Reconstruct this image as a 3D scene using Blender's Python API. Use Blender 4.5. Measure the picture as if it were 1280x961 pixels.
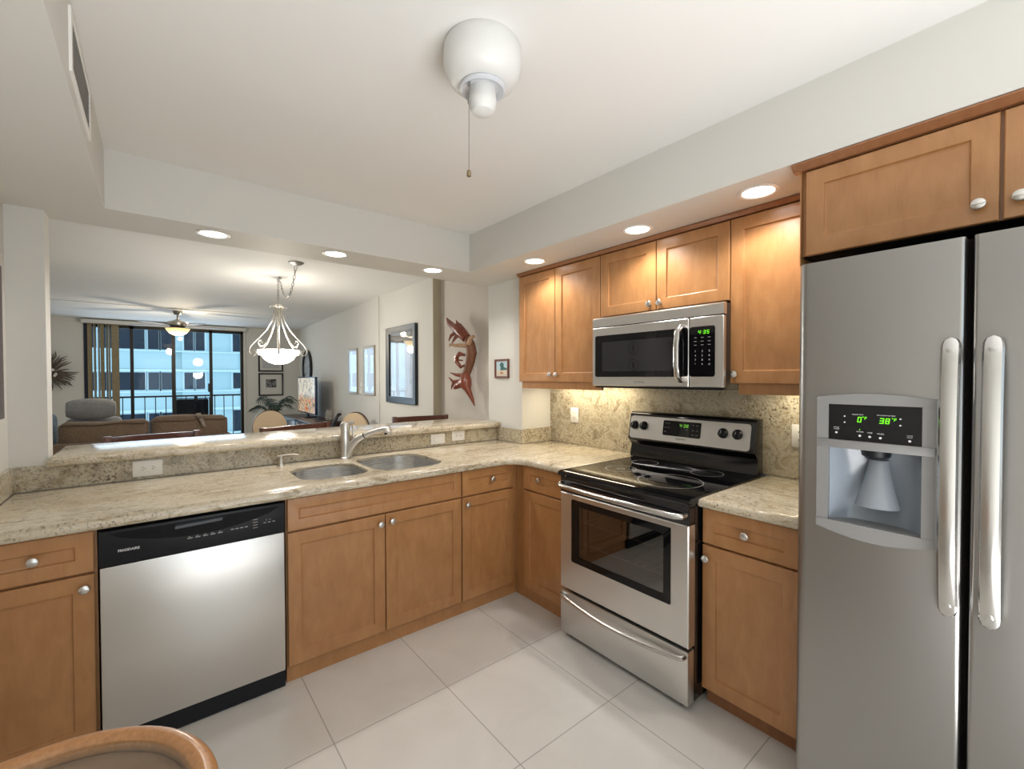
import bpy, bmesh, math, random
from mathutils import Matrix, Vector
from mathutils.geometry import tessellate_polygon
random.seed(7)
PI = math.pi
scn = bpy.context.scene
for o in list(bpy.data.objects):
    bpy.data.objects.remove(o, do_unlink=True)
col = scn.collection

# ------------------------------------------------------------------ camera
cam_d = bpy.data.cameras.new('camera')
cam = bpy.data.objects.new('camera', cam_d); col.objects.link(cam)
scn.camera = cam
CAM = Vector((-1.847, -2.249, 1.436)); YAW = math.radians(38.91); PIT = math.radians(-0.96); ROL = math.radians(-0.1); FPX = 553.5
F = Vector((math.sin(YAW)*math.cos(PIT), math.cos(YAW)*math.cos(PIT), math.sin(PIT)))
R = Vector((math.cos(YAW), -math.sin(YAW), 0)); U = R.cross(F)
R2 = math.cos(ROL)*R + math.sin(ROL)*U; U2 = -math.sin(ROL)*R + math.cos(ROL)*U
mw = Matrix((R2, U2, -F)).transposed().to_4x4(); mw.translation = CAM
cam.matrix_world = mw
cam_d.sensor_fit = 'HORIZONTAL'; cam_d.sensor_width = 36; cam_d.lens = FPX*36/1280
cam_d.clip_start = .02; cam_d.clip_end = 200

# ------------------------------------------------------------------ colour management, world
scn.view_settings.view_transform = 'Standard'; scn.view_settings.look = 'None'
scn.view_settings.gamma = 1; scn.view_settings.use_curve_mapping = False
scn.view_settings.exposure = 0.24
try:
    scn.cycles.max_bounces = 10; scn.cycles.diffuse_bounces = 5; scn.cycles.transparent_max_bounces = 12
    scn.cycles.sample_clamp_indirect = 6; scn.cycles.caustics_reflective = False; scn.cycles.caustics_refractive = False
except Exception: pass
world = bpy.data.worlds.new('sky'); scn.world = world; world.use_nodes = True
wb = world.node_tree.nodes['Background']
wb.inputs[0].default_value = (.50, .76, .95, 1); wb.inputs[1].default_value = 1.25

def light(name, kind, loc, power, color=(1,1,1), size=.1, size_y=None, rot=(0,0,0), **k):
    d = bpy.data.lights.new(name, kind); o = bpy.data.objects.new(name, d); col.objects.link(o)
    o.location = loc; o.rotation_euler = rot; d.energy = power; d.color = color
    if kind == 'AREA':
        d.size = size
        if size_y: d.shape = 'RECTANGLE'; d.size_y = size_y
    elif kind != 'SUN': d.shadow_soft_size = size
    for a, b in k.items(): setattr(d, a, b)
    return o
# fill added behind the camera at an unseen window; daylight through the balcony doors
light('fill_unseen_window', 'AREA', (-1.0, -4.42, 1.55), 9, (.97, .985, 1.0), 2.3, 1.5, rot=(math.radians(90), 0, 0))
light('daylight_balcony_doors', 'AREA', (-1.6, 8.30, 1.35), 20, (.70, .85, 1.0), 2.3, 1.9, rot=(math.radians(-90), 0, 0))
light('ceiling_fill', 'AREA', (-1.05, -3.2, .38), 74, (1, .99, .98), 2.0, 1.6, rot=(math.radians(180), 0, 0))  # uplight added behind the camera to brighten the ceiling, no visible source
P_DOWN = 19; WARM = (1.0, .955, .90)

# ------------------------------------------------------------------ materials
def new_mat(name):
    m = bpy.data.materials.new(name); m.use_nodes = True
    return m, m.node_tree, m.node_tree.nodes['Principled BSDF']
def srgb(r, g, b):
    f = lambda c: ((c/255+.055)/1.055)**2.4 if c > 10 else c/255/12.92
    return (f(r), f(g), f(b), 1)
def plain(name, c, rough=.5, metal=0, spec=.5, coat=0, emit=None, es=0):
    m, t, b = new_mat(name)
    b.inputs['Base Color'].default_value = c; b.inputs['Roughness'].default_value = rough
    b.inputs['Metallic'].default_value = metal; b.inputs['Specular IOR Level'].default_value = spec
    b.inputs['Coat Weight'].default_value = coat
    if emit: b.inputs['Emission Color'].default_value = emit; b.inputs['Emission Strength'].default_value = es
    return m
def node(t, typ, **k):
    n = t.nodes.new(typ)
    for a, v in k.items(): setattr(n, a, v)
    return n
def coords(t, scale=(1,1,1), kind='Object'):
    tc = node(t, 'ShaderNodeTexCoord'); mp = node(t, 'ShaderNodeMapping')
    mp.inputs['Scale'].default_value = scale
    t.links.new(tc.outputs[kind], mp.inputs[0]); return mp.outputs[0]
def noise(t, v, scale, detail=4, rough=.5, dist=0):
    n = node(t, 'ShaderNodeTexNoise'); t.links.new(v, n.inputs['Vector'])
    n.inputs['Scale'].default_value = scale; n.inputs['Detail'].default_value = detail
    n.inputs['Roughness'].default_value = rough; n.inputs['Distortion'].default_value = dist
    return n.outputs['Fac']
def ramp(t, fac, stops):
    r = node(t, 'ShaderNodeValToRGB'); t.links.new(fac, r.inputs[0])
    e = r.color_ramp.elements
    while len(e) < len(stops): e.new(.5)
    for el, (p, c) in zip(e, stops): el.position = p; el.color = c
    return r.outputs[0]
def mixc(t, fac, a, b, mode='MIX'):
    m = node(t, 'ShaderNodeMix', data_type='RGBA', blend_type=mode)
    if isinstance(fac, float): m.inputs[0].default_value = fac
    else: t.links.new(fac, m.inputs[0])
    for s, i in ((a, 6), (b, 7)):
        if isinstance(s, tuple): m.inputs[i].default_value = s
        else: t.links.new(s, m.inputs[i])
    return m.outputs[2]
def bump(t, b, h, st=.1, dist=.01):
    n = node(t, 'ShaderNodeBump'); n.inputs['Strength'].default_value = st; n.inputs['Distance'].default_value = dist
    t.links.new(h, n.inputs['Height']); t.links.new(n.outputs[0], b.inputs['Normal'])

def wood(name, c1, c2, scale=(9, 9, 1.2), rough=.33, coat=.25, blot=.5):
    m, t, b = new_mat(name)
    v = coords(t, scale)
    g = noise(t, v, 5, 6, .55, .4)
    v2 = coords(t, (1, 1, 1)); g2 = noise(t, v2, 5.5, 4, .6)
    c = ramp(t, g, [(.3, c1), (.72, c2)])
    c = mixc(t, ramp(t, g2, [(.3, (0,0,0,1)), (.75, (blot, blot, blot, 1))]), c, c1)
    v3 = coords(t, (90, 90, 5)); g3 = noise(t, v3, 2, 2)
    c = mixc(t, ramp(t, g3, [(.55, (0,0,0,1)), (.8, (.18,.18,.18,1))]), c, (c1[0]*.6, c1[1]*.6, c1[2]*.6, 1))
    t.links.new(c, b.inputs['Base Color']); b.inputs['Roughness'].default_value = rough
    b.inputs['Coat Weight'].default_value = coat; b.inputs['Coat Roughness'].default_value = .2
    return m
CTOP = [(.30, srgb(128,115,90)), (.40, srgb(172,158,132)), (.49, srgb(206,196,176)), (.57, srgb(198,185,160)), (.64, srgb(160,142,110)), (.74, srgb(200,188,166))]
CSPL = [(.28, srgb(118,108,88)), (.42, srgb(164,153,130)), (.52, srgb(196,187,166)), (.62, srgb(176,163,136)), (.76, srgb(128,114,88))]
def granite(name, along=(1, 4, 4), lighten=0.0, st=CTOP):
    m, t, b = new_mat(name)
    v = coords(t, along, 'Object')
    vein = noise(t, v, 3.2, 9, .72, 1.0)
    base = ramp(t, vein, st)
    v2 = coords(t, (1,1,1))
    sp = noise(t, v2, 80, 3, .75)
    patch = noise(t, v2, 3.6, 4, .6, .6)
    pf = ramp(t, patch, [(.40, (.12,.12,.12,1)), (.62, (1,1,1,1))])
    dark = ramp(t, sp, [(.555 + lighten, (0,0,0,1)), (.67 + lighten, (1,1,1,1))])
    c = mixc(t, mixc(t, 1.0, dark, pf, 'MULTIPLY'), base, srgb(84,72,56))
    sp2 = noise(t, v2, 130, 2, .6)
    c = mixc(t, ramp(t, sp2, [(.60, (0,0,0,1)), (.72, (.55,.55,.55,1))]), c, srgb(92,88,82))
    sp3 = noise(t, v2, 24, 5, .65)
    c = mixc(t, ramp(t, sp3, [(.56, (0,0,0,1)), (.76, (.5,.5,.5,1))]), c, srgb(160,132,92))
    t.links.new(c, b.inputs['Base Color']); b.inputs['Roughness'].default_value = .13
    b.inputs['Specular IOR Level'].default_value = .55
    return m
def steel(name, c=(.60,.595,.585,1), rough=.27, vert=False, aniso=.0):
    m, t, b = new_mat(name)
    v = coords(t, (2, 2, 260) if not vert else (260, 260, 2))
    n = noise(t, v, 3, 3)
    b.inputs['Base Color'].default_value = c; b.inputs['Metallic'].default_value = 1
    r = node(t, 'ShaderNodeMapRange'); t.links.new(n, r.inputs[0]); r.inputs[3].default_value = rough-.012; r.inputs[4].default_value = rough+.015
    t.links.new(r.outputs[0], b.inputs['Roughness'])
    return m
def glassy(name, tint=(1,1,1,1), refl=.08, rough=0.0):
    m = bpy.data.materials.new(name); m.use_nodes = True; t = m.node_tree; t.nodes.clear()
    o = node(t, 'ShaderNodeOutputMaterial'); mx = node(t, 'ShaderNodeMixShader')
    tr = node(t, 'ShaderNodeBsdfTransparent'); gl = node(t, 'ShaderNodeBsdfGlossy')
    tr.inputs[0].default_value = tint; gl.inputs['Roughness'].default_value = rough
    lw = node(t, 'ShaderNodeLayerWeight')
    pw = node(t, 'ShaderNodeMath', operation='POWER'); pw.inputs[1].default_value = 5
    t.links.new(lw.outputs['Facing'], pw.inputs[0])
    ad = node(t, 'ShaderNodeMath', operation='MULTIPLY_ADD'); ad.inputs[1].default_value = .9; ad.inputs[2].default_value = refl; ad.use_clamp = True
    t.links.new(pw.outputs[0], ad.inputs[0]); t.links.new(ad.outputs[0], mx.inputs[0])
    t.links.new(tr.outputs[0], mx.inputs[1]); t.links.new(gl.outputs[0], mx.inputs[2]); t.links.new(mx.outputs[0], o.inputs[0])
    return m
def paint(name, c, rough=.6, bst=.06):
    m, t, b = new_mat(name); v = coords(t)
    n = noise(t, v, 1.4, 3); k = .97
    t.links.new(mixc(t, n, c, (c[0]*k, c[1]*k, c[2]*k, 1)), b.inputs['Base Color'])
    b.inputs['Roughness'].default_value = rough; b.inputs['Specular IOR Level'].default_value = .25
    bump(t, b, noise(t, v, 160, 2), bst, .002)
    return m
M = {}
M['wall'] = paint('wall_paint', (.655, .645, .61, 1))
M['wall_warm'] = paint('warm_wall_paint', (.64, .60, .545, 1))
M['khaki'] = paint('shaded_return_paint', (.45, .40, .29, 1))  # shade on the wall return painted in as khaki
M['ceil'] = paint('ceiling_paint', (.77, .765, .75, 1), .7)
M['tray'] = paint('tray_paint', (.60, .595, .56, 1), .6)
M['wood'] = wood('maple_stain', (.365, .166, .058, 1), (.475, .240, .096, 1), (4, 4, 1.6))
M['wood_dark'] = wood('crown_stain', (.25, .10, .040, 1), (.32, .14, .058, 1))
M['granite'] = granite('granite_slab', (1.6, 7, 7), -.005)
M['granite_y'] = granite('granite_slab_stove_side', (7, 1.6, 7), -.005)
M['granite_v'] = granite('granite_splash', (3, 3, 3), -.05, CSPL)
M['steel'] = steel('brushed_steel', (.70,.69,.67,1), .33)
M['steel_fr'] = steel('fridge_steel', (.37,.365,.355,1), .32)
M['steel_d'] = plain('dispenser_grey', (.27,.27,.27,1), .42, .35)
M['chrome'] = plain('satin_nickel', (.64,.62,.59,1), .3, 1)
M['polish'] = plain('polished_steel', (.60,.595,.58,1), .20, 1)
M['sink'] = steel('sink_steel', (.82,.82,.81,1), .27)
M['black'] = plain('black_plastic', (.008,.009,.012,1), .38, 0, .3)
M['blackgloss'] = plain('black_glass', (.004,.004,.005,1), .04, 0, .42)
M['enamel'] = plain('black_enamel', (.008,.008,.009,1), .12, 0, .6)
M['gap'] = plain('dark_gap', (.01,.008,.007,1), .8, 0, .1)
M['white'] = plain('white_plastic', (.80,.79,.76,1), .35)
M['whitegloss'] = plain('white_enamel', (.68,.68,.665,1), .4)
M['print'] = plain('white_print', (.62,.62,.62,1), .6)
M['greyprint'] = plain('grey_print', (.30,.30,.30,1), .6)
M['green'] = plain('green_led', (.02,.2,.0,1), .5, emit=(.20, .95, .02, 1), es=1.0)
M['greend'] = plain('dim_green_led', (.02,.2,.0,1), .5, emit=(.30, .85, .08, 1), es=.55)
M['lamp'] = plain('lamp_lens', (1,1,1,1), .5, emit=(1, .97, .92, 1), es=7)
M['bowl'] = plain('alabaster_glow', (.9,.88,.82,1), .4, emit=(1, .95, .87, 1), es=1.7)
M['amber'] = plain('amber_glow', (.9,.75,.45,1), .4, emit=(1, .70, .28, 1), es=.95)
M['ucl'] = plain('warm_tube', (1,1,1,1), .5, emit=(1, .86, .55, 1), es=9)
M['glass'] = glassy('clear_glass', (.95,.98,.99,1), .022)
M['ovenglass'] = glassy('oven_glass', (.42,.36,.32,1), .18)
M['picglass'] = glassy('picture_glass', (.95,.96,.98,1), .22)
M['tableglass'] = glassy('table_glass', (.90,.92,.90,1), .08)
M['rattan'] = wood('rattan_varnish', (.36, .165, .062, 1), (.52, .26, .11, 1), (20, 20, 20), .28, .4, .4)
M['rattan_d'] = wood('rattan_under', (.28, .145, .075, 1), (.38, .21, .115, 1), (20, 20, 20), .4, .2, .4)
M['bronze'] = plain('dark_bronze_frame', (.016,.014,.013,1), .4, .4)
M['navy'] = plain('navy_frame', (.012,.018,.045,1), .5)
M['nickel'] = plain('brushed_nickel_lamp', (.62,.59,.54,1), .3, 1)
M['gunmetal'] = plain('fan_pewter', (.30,.29,.27,1), .35, 1)
M['blade'] = plain('fan_blade_walnut', (.09,.045,.02,1), .4)
M['cherry'] = wood('cherry_stool', (.075, .022, .012, 1), (.13, .04, .022, 1), (14, 14, 14), .3, .3, .3)
M['darkwood'] = wood('espresso_wood', (.035, .016, .010, 1), (.07, .028, .016, 1), (4, 14, 14), .35, .2, .3)
def fabric(name, c1, c2, sc=70, st=.3):
    m, t, b = new_mat(name); v = coords(t)
    t.links.new(ramp(t, noise(t, v, sc, 4, .6), [(.35, c1), (.65, c2)]), b.inputs['Base Color'])
    b.inputs['Roughness'].default_value = .9; b.inputs['Specular IOR Level'].default_value = .15
    b.inputs['Sheen Weight'].default_value = .2
    bump(t, b, noise(t, v, sc*3, 2), st, .003)
    return m
M['brown'] = fabric('brown_sofa_cloth', (.155,.108,.075,1), (.225,.163,.118,1))
M['greycl'] = fabric('grey_leather', (.27,.275,.29,1), (.34,.345,.36,1), 20, .1)
M['beige'] = fabric('beige_upholstery', (.52,.40,.27,1), (.60,.47,.33,1))
M['bluecl'] = fabric('blue_cloth', (.12,.19,.27,1), (.20,.27,.34,1))
M['redcl'] = fabric('red_cloth', (.30,.02,.02,1), (.42,.03,.03,1))
M['mesh'] = fabric('black_sling', (.006,.006,.008,1), (.015,.015,.018,1))
M['frond'] = plain('dark_frond', (.018,.04,.022,1), .5)
M['stem'] = plain('stem_brown', (.07,.045,.02,1), .7)
M['pot'] = plain('clay_pot', (.12,.06,.03,1), .7)
M['twig'] = plain('driftwood', (.10,.075,.055,1), .7)
M['shell'] = plain('shell_white', (.7,.68,.64,1), .4)
M['mullet'] = wood('carved_redwood', (.15,.030,.012,1), (.27,.062,.025,1), (12,12,6), .3, .4, .4)
M['bark'] = wood('driftwood_trunk', (.10,.035,.015,1), (.26,.10,.042,1), (30,30,7), .55, .1, .4)
M['pale_wood'] = wood('pale_branch', (.36,.20,.11,1), (.52,.33,.20,1), (12,12,6), .4, .2, .3)
M['blind'] = fabric('khaki_vane', (.21,.17,.105,1), (.27,.225,.145,1), 30, .1)
M['facade'] = plain('stucco_facade', (.62,.74,.75,1), .8)
M['facade2'] = plain('stucco_facade_trim', (.80,.90,.93,1), .8)
M['darkglass'] = plain('far_window_glass', (.022,.032,.05,1), .5, 0, .3)
M['concrete'] = plain('balcony_concrete', (.35,.36,.37,1), .8)
M['carpet'] = fabric('living_floor', (.50,.47,.42,1), (.56,.53,.48,1), 40)
M['foam'] = plain('mat_board', (.62,.60,.57,1), .8)
M['drip'] = plain('dispenser_plastic', (.25,.285,.33,1), .18)

def tile_mat():
    m, t, b = new_mat('porcelain_tile'); v = coords(t)
    sx = node(t, 'ShaderNodeSeparateXYZ'); t.links.new(v, sx.inputs[0])
    def line(out, off, pitch):
        a = node(t, 'ShaderNodeMath', operation='SUBTRACT'); a.inputs[1].default_value = off; t.links.new(out, a.inputs[0])
        d = node(t, 'ShaderNodeMath', operation='DIVIDE'); d.inputs[1].default_value = pitch; t.links.new(a.outputs[0], d.inputs[0])
        f = node(t, 'ShaderNodeMath', operation='FRACT'); t.links.new(d.outputs[0], f.inputs[0])
        s = node(t, 'ShaderNodeMath', operation='SUBTRACT'); s.inputs[1].default_value = .5; t.links.new(f.outputs[0], s.inputs[0])
        ab = node(t, 'ShaderNodeMath', operation='ABSOLUTE'); t.links.new(s.outputs[0], ab.inputs[0])
        g = node(t, 'ShaderNodeMath', operation='GREATER_THAN'); g.inputs[1].default_value = .5-.0023/pitch; t.links.new(ab.outputs[0], g.inputs[0])
        return g.outputs[0]
    l = node(t, 'ShaderNodeMath', operation='MAXIMUM')
    t.links.new(line(sx.outputs[0], -.30, .508), l.inputs[0]); t.links.new(line(sx.outputs[1], -.478, .53), l.inputs[1])
    n = noise(t, v, 3.0, 6, .6, .8)
    c = ramp(t, n, [(.3, (.60,.575,.535,1)), (.7, (.66,.635,.60,1))])
    c = mixc(t, l.outputs[0], c, (.34,.32,.29,1))
    t.links.new(c, b.inputs['Base Color'])
    r = node(t, 'ShaderNodeMapRange'); t.links.new(l.outputs[0], r.inputs[0]); r.inputs[3].default_value = .24; r.inputs[4].default_value = .8
    t.links.new(r.outputs[0], b.inputs['Roughness'])
    return m
M['tile'] = tile_mat()
def sash_art(name, stops, scale, bg):
    m, t, b = new_mat(name); v = coords(t)
    t.links.new(ramp(t, noise(t, v, scale, 3, .5), stops), b.inputs['Base Color']); b.inputs['Roughness'].default_value = .25
    return m
M['art_beige'] = sash_art('print_sepia', [(.35, (.30,.24,.18,1)), (.5, (.45,.38,.30,1)), (.7, (.55,.49,.41,1))], 9, None)
M['art_grey'] = sash_art('print_grey', [(.35, (.42,.42,.43,1)), (.7, (.52,.52,.52,1))], 6, None)
M['art_dark'] = sash_art('print_harbour', [(.4, (.03,.03,.035,1)), (.6, (.22,.22,.22,1))], 22, None)
M['art_blue'] = sash_art('reflection_tint_print', [(.35, (.30,.40,.52,1)), (.7, (.48,.56,.66,1))], 4, None)  # blue tone painted in for the windows reflected in the glazing
def tv_mat():  # glowing pattern painted in place of the room's bright reflection
    m, t, b = new_mat('tv_screen_reflection'); v = coords(t, (1, 1, 1))
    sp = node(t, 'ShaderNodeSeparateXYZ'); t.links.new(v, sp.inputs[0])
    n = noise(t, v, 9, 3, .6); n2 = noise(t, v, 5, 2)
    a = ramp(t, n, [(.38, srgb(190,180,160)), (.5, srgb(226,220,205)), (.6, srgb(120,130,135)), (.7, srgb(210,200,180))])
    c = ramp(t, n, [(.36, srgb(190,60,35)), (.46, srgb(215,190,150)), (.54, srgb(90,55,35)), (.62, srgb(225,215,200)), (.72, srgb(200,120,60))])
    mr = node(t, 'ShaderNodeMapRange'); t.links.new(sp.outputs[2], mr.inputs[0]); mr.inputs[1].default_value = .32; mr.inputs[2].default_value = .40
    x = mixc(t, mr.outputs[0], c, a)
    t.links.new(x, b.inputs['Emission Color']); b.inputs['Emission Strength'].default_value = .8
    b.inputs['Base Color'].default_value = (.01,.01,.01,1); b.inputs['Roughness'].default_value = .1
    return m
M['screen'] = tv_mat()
M['weave'] = fabric('dark_weave', (.02,.010,.010,1), (.06,.028,.024,1), 50, .6)

# ------------------------------------------------------------------ mesh helpers
IDN = lambda a, b, c: (a, b, c)
STV = lambda s, d, z: (d, -s, z)          # stove run: s runs right as seen, d into the wall
WM = {}
class MB:
    def __init__(self, f=IDN): self.bm = bmesh.new(); self.f = f
    def v(self, p): return self.bm.verts.new(self.f(*p))
    def face(self, vs):
        try: return self.bm.faces.new(vs)
        except ValueError: return None
    def box(self, a0, a1, b0, b1, c0, c1, bev=0, seg=2):
        vs = [self.v((a, b, c)) for c in (c0, c1) for b in (b0, b1) for a in (a0, a1)]
        fs = [self.face([vs[i] for i in q]) for q in ((0,2,3,1),(4,5,7,6),(0,1,5,4),(2,6,7,3),(0,4,6,2),(1,3,7,5))]
        if bev:
            es = list({e for f in fs for e in f.edges})
            bmesh.ops.bevel(self.bm, geom=es, offset=bev, segments=seg, profile=.5, affect='EDGES')
        return self
    def loops(self, loops, cap0=True, cap1=True, closed=True):
        """skin a list of equal-length point loops"""
        rings = [[self.v(p) for p in l] for l in loops]
        n = len(rings[0])
        for A, B in zip(rings, rings[1:]):
            for i in range(n if closed else n-1):
                j = (i+1) % n
                self.face([A[i], A[j], B[j], B[i]])
        if cap0: self.face(rings[0][::-1])
        if cap1: self.face(rings[-1])
        return rings
    def tube(self, pts, r, seg=10, closed=False, flat=None):
        pts = [Vector(p) for p in pts]; n = len(pts)
        rs = r if isinstance(r, (list, tuple)) else [r]*n
        rings = []; prev = None
        for i, p in enumerate(pts):
            if closed: t = (pts[(i+1) % n]-pts[i-1])
            else: t = (pts[min(i+1, n-1)]-pts[max(i-1, 0)])
            t.normalize()
            if prev is None:
                a = Vector((0,0,1)) if abs(t.z) < .9 else Vector((1,0,0))
                u = t.cross(a).normalized()
            else:
                u = (prev - t*prev.dot(t)).normalized()
            prev = u; w = t.cross(u)
            f2 = flat if flat else 1
            rings.append([p + u*math.cos(2*PI*k/seg)*rs[i] + w*math.sin(2*PI*k/seg)*rs[i]*f2 for k in range(seg)])
        if closed: rings.append(rings[0])
        R_ = [[self.v(q) for q in l] for l in (rings[:-1] if closed else rings)]
        if closed: R_.append(R_[0])
        for A, B in zip(R_, R_[1:]):
            for i in range(seg):
                j = (i+1) % seg; self.face([A[i], A[j], B[j], B[i]])
        if not closed:
            self.face(R_[0][::-1]); self.face(R_[-1])
        return self
    def lathe(self, prof, c=(0,0,0), axis='z', seg=28, cap=True):
        """prof: list of (r, h) along axis from c"""
        L = []
        for r, h in prof:
            r = max(r, 1e-4); ring = []
            for k in range(seg):
                x, y = r*math.cos(2*PI*k/seg), r*math.sin(2*PI*k/seg)
                if axis == 'z': ring.append((c[0]+x, c[1]+y, c[2]+h))
                elif axis == 'b': ring.append((c[0]+x, c[1]+h, c[2]+y))
                else: ring.append((c[0]+h, c[1]+x, c[2]+y))
            L.append(ring)
        self.loops(L, cap, cap); return self
    def cyl(self, c, r, h, axis='z', seg=20): return self.lathe([(r, 0), (r, h)], c, axis, seg)
    def prism(self, poly, b0, b1, plane='ac', bev=0):
        """extrude polygon (a,c) along b, or (a,b) along c, or (b,c) along a"""
        def P(p, t):
            return {'ac': (p[0], t, p[1]), 'ab': (p[0], p[1], t), 'bc': (t, p[0], p[1])}[plane]
        A = [self.v(P(p, b0)) for p in poly]; B = [self.v(P(p, b1)) for p in poly]; n = len(poly)
        fs = [self.face(A[::-1]), self.face(B)] + [self.face([A[i], A[(i+1) % n], B[(i+1) % n], B[i]]) for i in range(n)]
        if bev:
            es = list({e for f in fs if f for e in f.edges})
            bmesh.ops.bevel(self.bm, geom=es, offset=bev, segments=2, profile=.5, affect='EDGES')
        return self
    def slab(self, outer, holes, z0, z1, r=.018, hr=.006):
        def inset(poly, d):
            n = len(poly); out = []
            for i in range(n):
                p0, p1, p2 = Vector(poly[i-1]), Vector(poly[i]), Vector(poly[(i+1) % n])
                e1 = (p1-p0).normalized(); e2 = (p2-p1).normalized()
                n1 = Vector((-e1.y, e1.x)); n2 = Vector((-e2.y, e2.x))
                m = (n1+n2); m = m/max(m.length_squared, .2)*2 if m.length > 1e-6 else n1
                out.append((p1.x+m.x*d*1.0, p1.y+m.y*d*1.0))
            return out
        def prof(rr):
            pr = [(rr, z0)]
            for k in range(0, 4): a = PI/2*k/3; pr.append((rr*.5*(1-math.sin(a)), z0+rr*.5*(1-math.cos(a))))
            for k in range(0, 5): a = PI/2*k/4; pr.append((rr*(1-math.cos(a)), z1-rr*(1-math.sin(a))))
            return pr
        tops, bots = [], []
        for poly, rr in [(outer, r)] + [(h, hr) for h in holes]:
            L = [[(x, y, z) for x, y in inset(poly, d)] for d, z in prof(rr)]
            rings = self.loops(L, False, False)
            bots.append([rings[0], L[0]]); tops.append([rings[-1], L[-1]])
        for grp in (tops, bots):
            tris = tessellate_polygon([[Vector(p) for p in g[1]] for g in grp])
            vs = [v for g in grp for v in g[0]]
            for tr in tris: self.face([vs[i] for i in tr])
        bmesh.ops.recalc_face_normals(self.bm, faces=self.bm.faces[:])
        return self
    def text(self, body, a, b, c, size, up=(0,0,1), align='CENTER', bold=0):
        cu = bpy.data.curves.new('t', 'FONT'); cu.body = body; cu.size = size; cu.align_x = align; cu.offset = bold
        cu.resolution_u = 2
        ob = bpy.data.objects.new('t', cu); col.objects.link(ob)
        dg = bpy.context.evaluated_depsgraph_get(); me = bpy.data.meshes.new_from_object(ob.evaluated_get(dg))
        vs = [self.v((a+v.co.x, b, c+v.co.y)) for v in me.vertices]
        for p in me.polygons: self.face([vs[i] for i in p.vertices])
        bpy.data.objects.remove(ob, do_unlink=True); bpy.data.curves.remove(cu); bpy.data.meshes.remove(me)
        return self
    def digits(self, s, a, b, c, h, w, gap, t, slant=.12):
        seg = {'0':'abcdef','1':'bc','2':'abged','3':'abgcd','4':'fgbc','5':'afgcd','6':'afgcde','7':'abc','8':'abcdefg','9':'abcfgd','F':'aefg'}
        x = a
        for ch in s:
            if ch == ':':
                for zz in (.28, .68):
                    self.prism([(x, c+h*zz), (x+t, c+h*zz), (x+t, c+h*zz+t), (x, c+h*zz+t)], b, b+.0006)
                x += t+gap; continue
            if ch == ' ': x += w*.6; continue
            def q(x0, z0, x1, z1):
                sh = lambda xx, zz: (x+xx+slant*zz, c+zz)
                self.prism([sh(x0, z0), sh(x1, z0), sh(x1, z1), sh(x0, z1)], b, b+.0006)
            D = {'a': (0,h-t,w,h), 'd': (0,0,w,t), 'g': (0,h/2-t/2,w,h/2+t/2), 'f': (0,h/2,t,h), 'e': (0,0,t,h/2), 'b': (w-t,h/2,w,h), 'c': (w-t,0,w,h/2)}
            for k in seg[ch]: q(*D[k])
            x += w+gap
        return self

def rrect(a0, a1, c0, c1, r, n=5):
    pts = []
    for cx, cy, s in ((a1-r, c1-r, 0), (a0+r, c1-r, 90), (a0+r, c0+r, 180), (a1-r, c0+r, 270)):
        for k in range(n+1):
            t = math.radians(s+90*k/n); pts.append((cx+r*math.cos(t), cy+r*math.sin(t)))
    return pts
def finish(mb, name, mats, smooth=35):
    bm = mb.bm
    bmesh.ops.recalc_face_normals(bm, faces=bm.faces[:])
    me = bpy.data.meshes.new(name); bm.to_mesh(me); bm.free()
    for m in (mats if isinstance(mats, (list, tuple)) else [mats]): me.materials.append(m)
    if smooth:
        for p in me.polygons: p.use_smooth = True
        me.set_sharp_from_angle(angle=math.radians(smooth))
    return me
def obj(name, mb, mat, parent=None, label=None, smooth=35, mods=None):
    me = finish(mb, name, mat, smooth)
    o = bpy.data.objects.new(name, me); col.objects.link(o)
    if parent is not None:
        W = WM[parent.name]; me.transform(W.inverted()); o.parent = parent; WM[o.name] = W
    else: WM[o.name] = Matrix()
    if label: o['label'] = label
    return o
def recentre(o, loc):
    """give a top-level mesh an origin at its base"""
    Mx = Matrix.Translation(Vector(loc)); o.data.transform(Mx.inverted()); o.location = loc; WM[o.name] = Mx
def tag(o, label, cat, group=None, kind=None):
    o['label'] = label; o['category'] = cat
    if group: o['group'] = group
    if kind: o['kind'] = kind
    return o
def thing(name, label, cat, loc, group=None, rz=0):
    o = bpy.data.objects.new(name, None); col.objects.link(o); o.empty_display_size = .05
    o.location = loc; o.rotation_euler = (0, 0, rz)
    WM[o.name] = Matrix.Translation(Vector(loc)) @ Matrix.Rotation(rz, 4, 'Z')
    return tag(o, label, cat, group)
def local(parent):
    """coordinate function that lets a part be written in its thing's own axes"""
    W = WM[parent.name]
    return lambda a, b, c: tuple(W @ Vector((a, b, c)))
def struct(name, mb, mat, smooth=35):
    o = obj(name, mb, mat, None, None, smooth); o['kind'] = 'structure'; return o
def copy_tree(o, parent=None):
    c = o.copy(); col.objects.link(c)
    if parent: c.parent = parent
    for ch in [x for x in bpy.data.objects if x.parent == o]: copy_tree(ch, c)
    return c

# ------------------------------------------------------------------ room shell
XW = .69; XL = -2.36; YB = -4.5; ZS = 2.208; ZC = 2.479; ZT = .918
struct('floor', MB().box(XL-.1, XW+.1, YB-.1, .82, -.08, 0), M['tile'])
m = MB().box(-4.2, 1.6, .82, 8.5, -.08, 0); struct('floor_living', m, M['carpet'])
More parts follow.
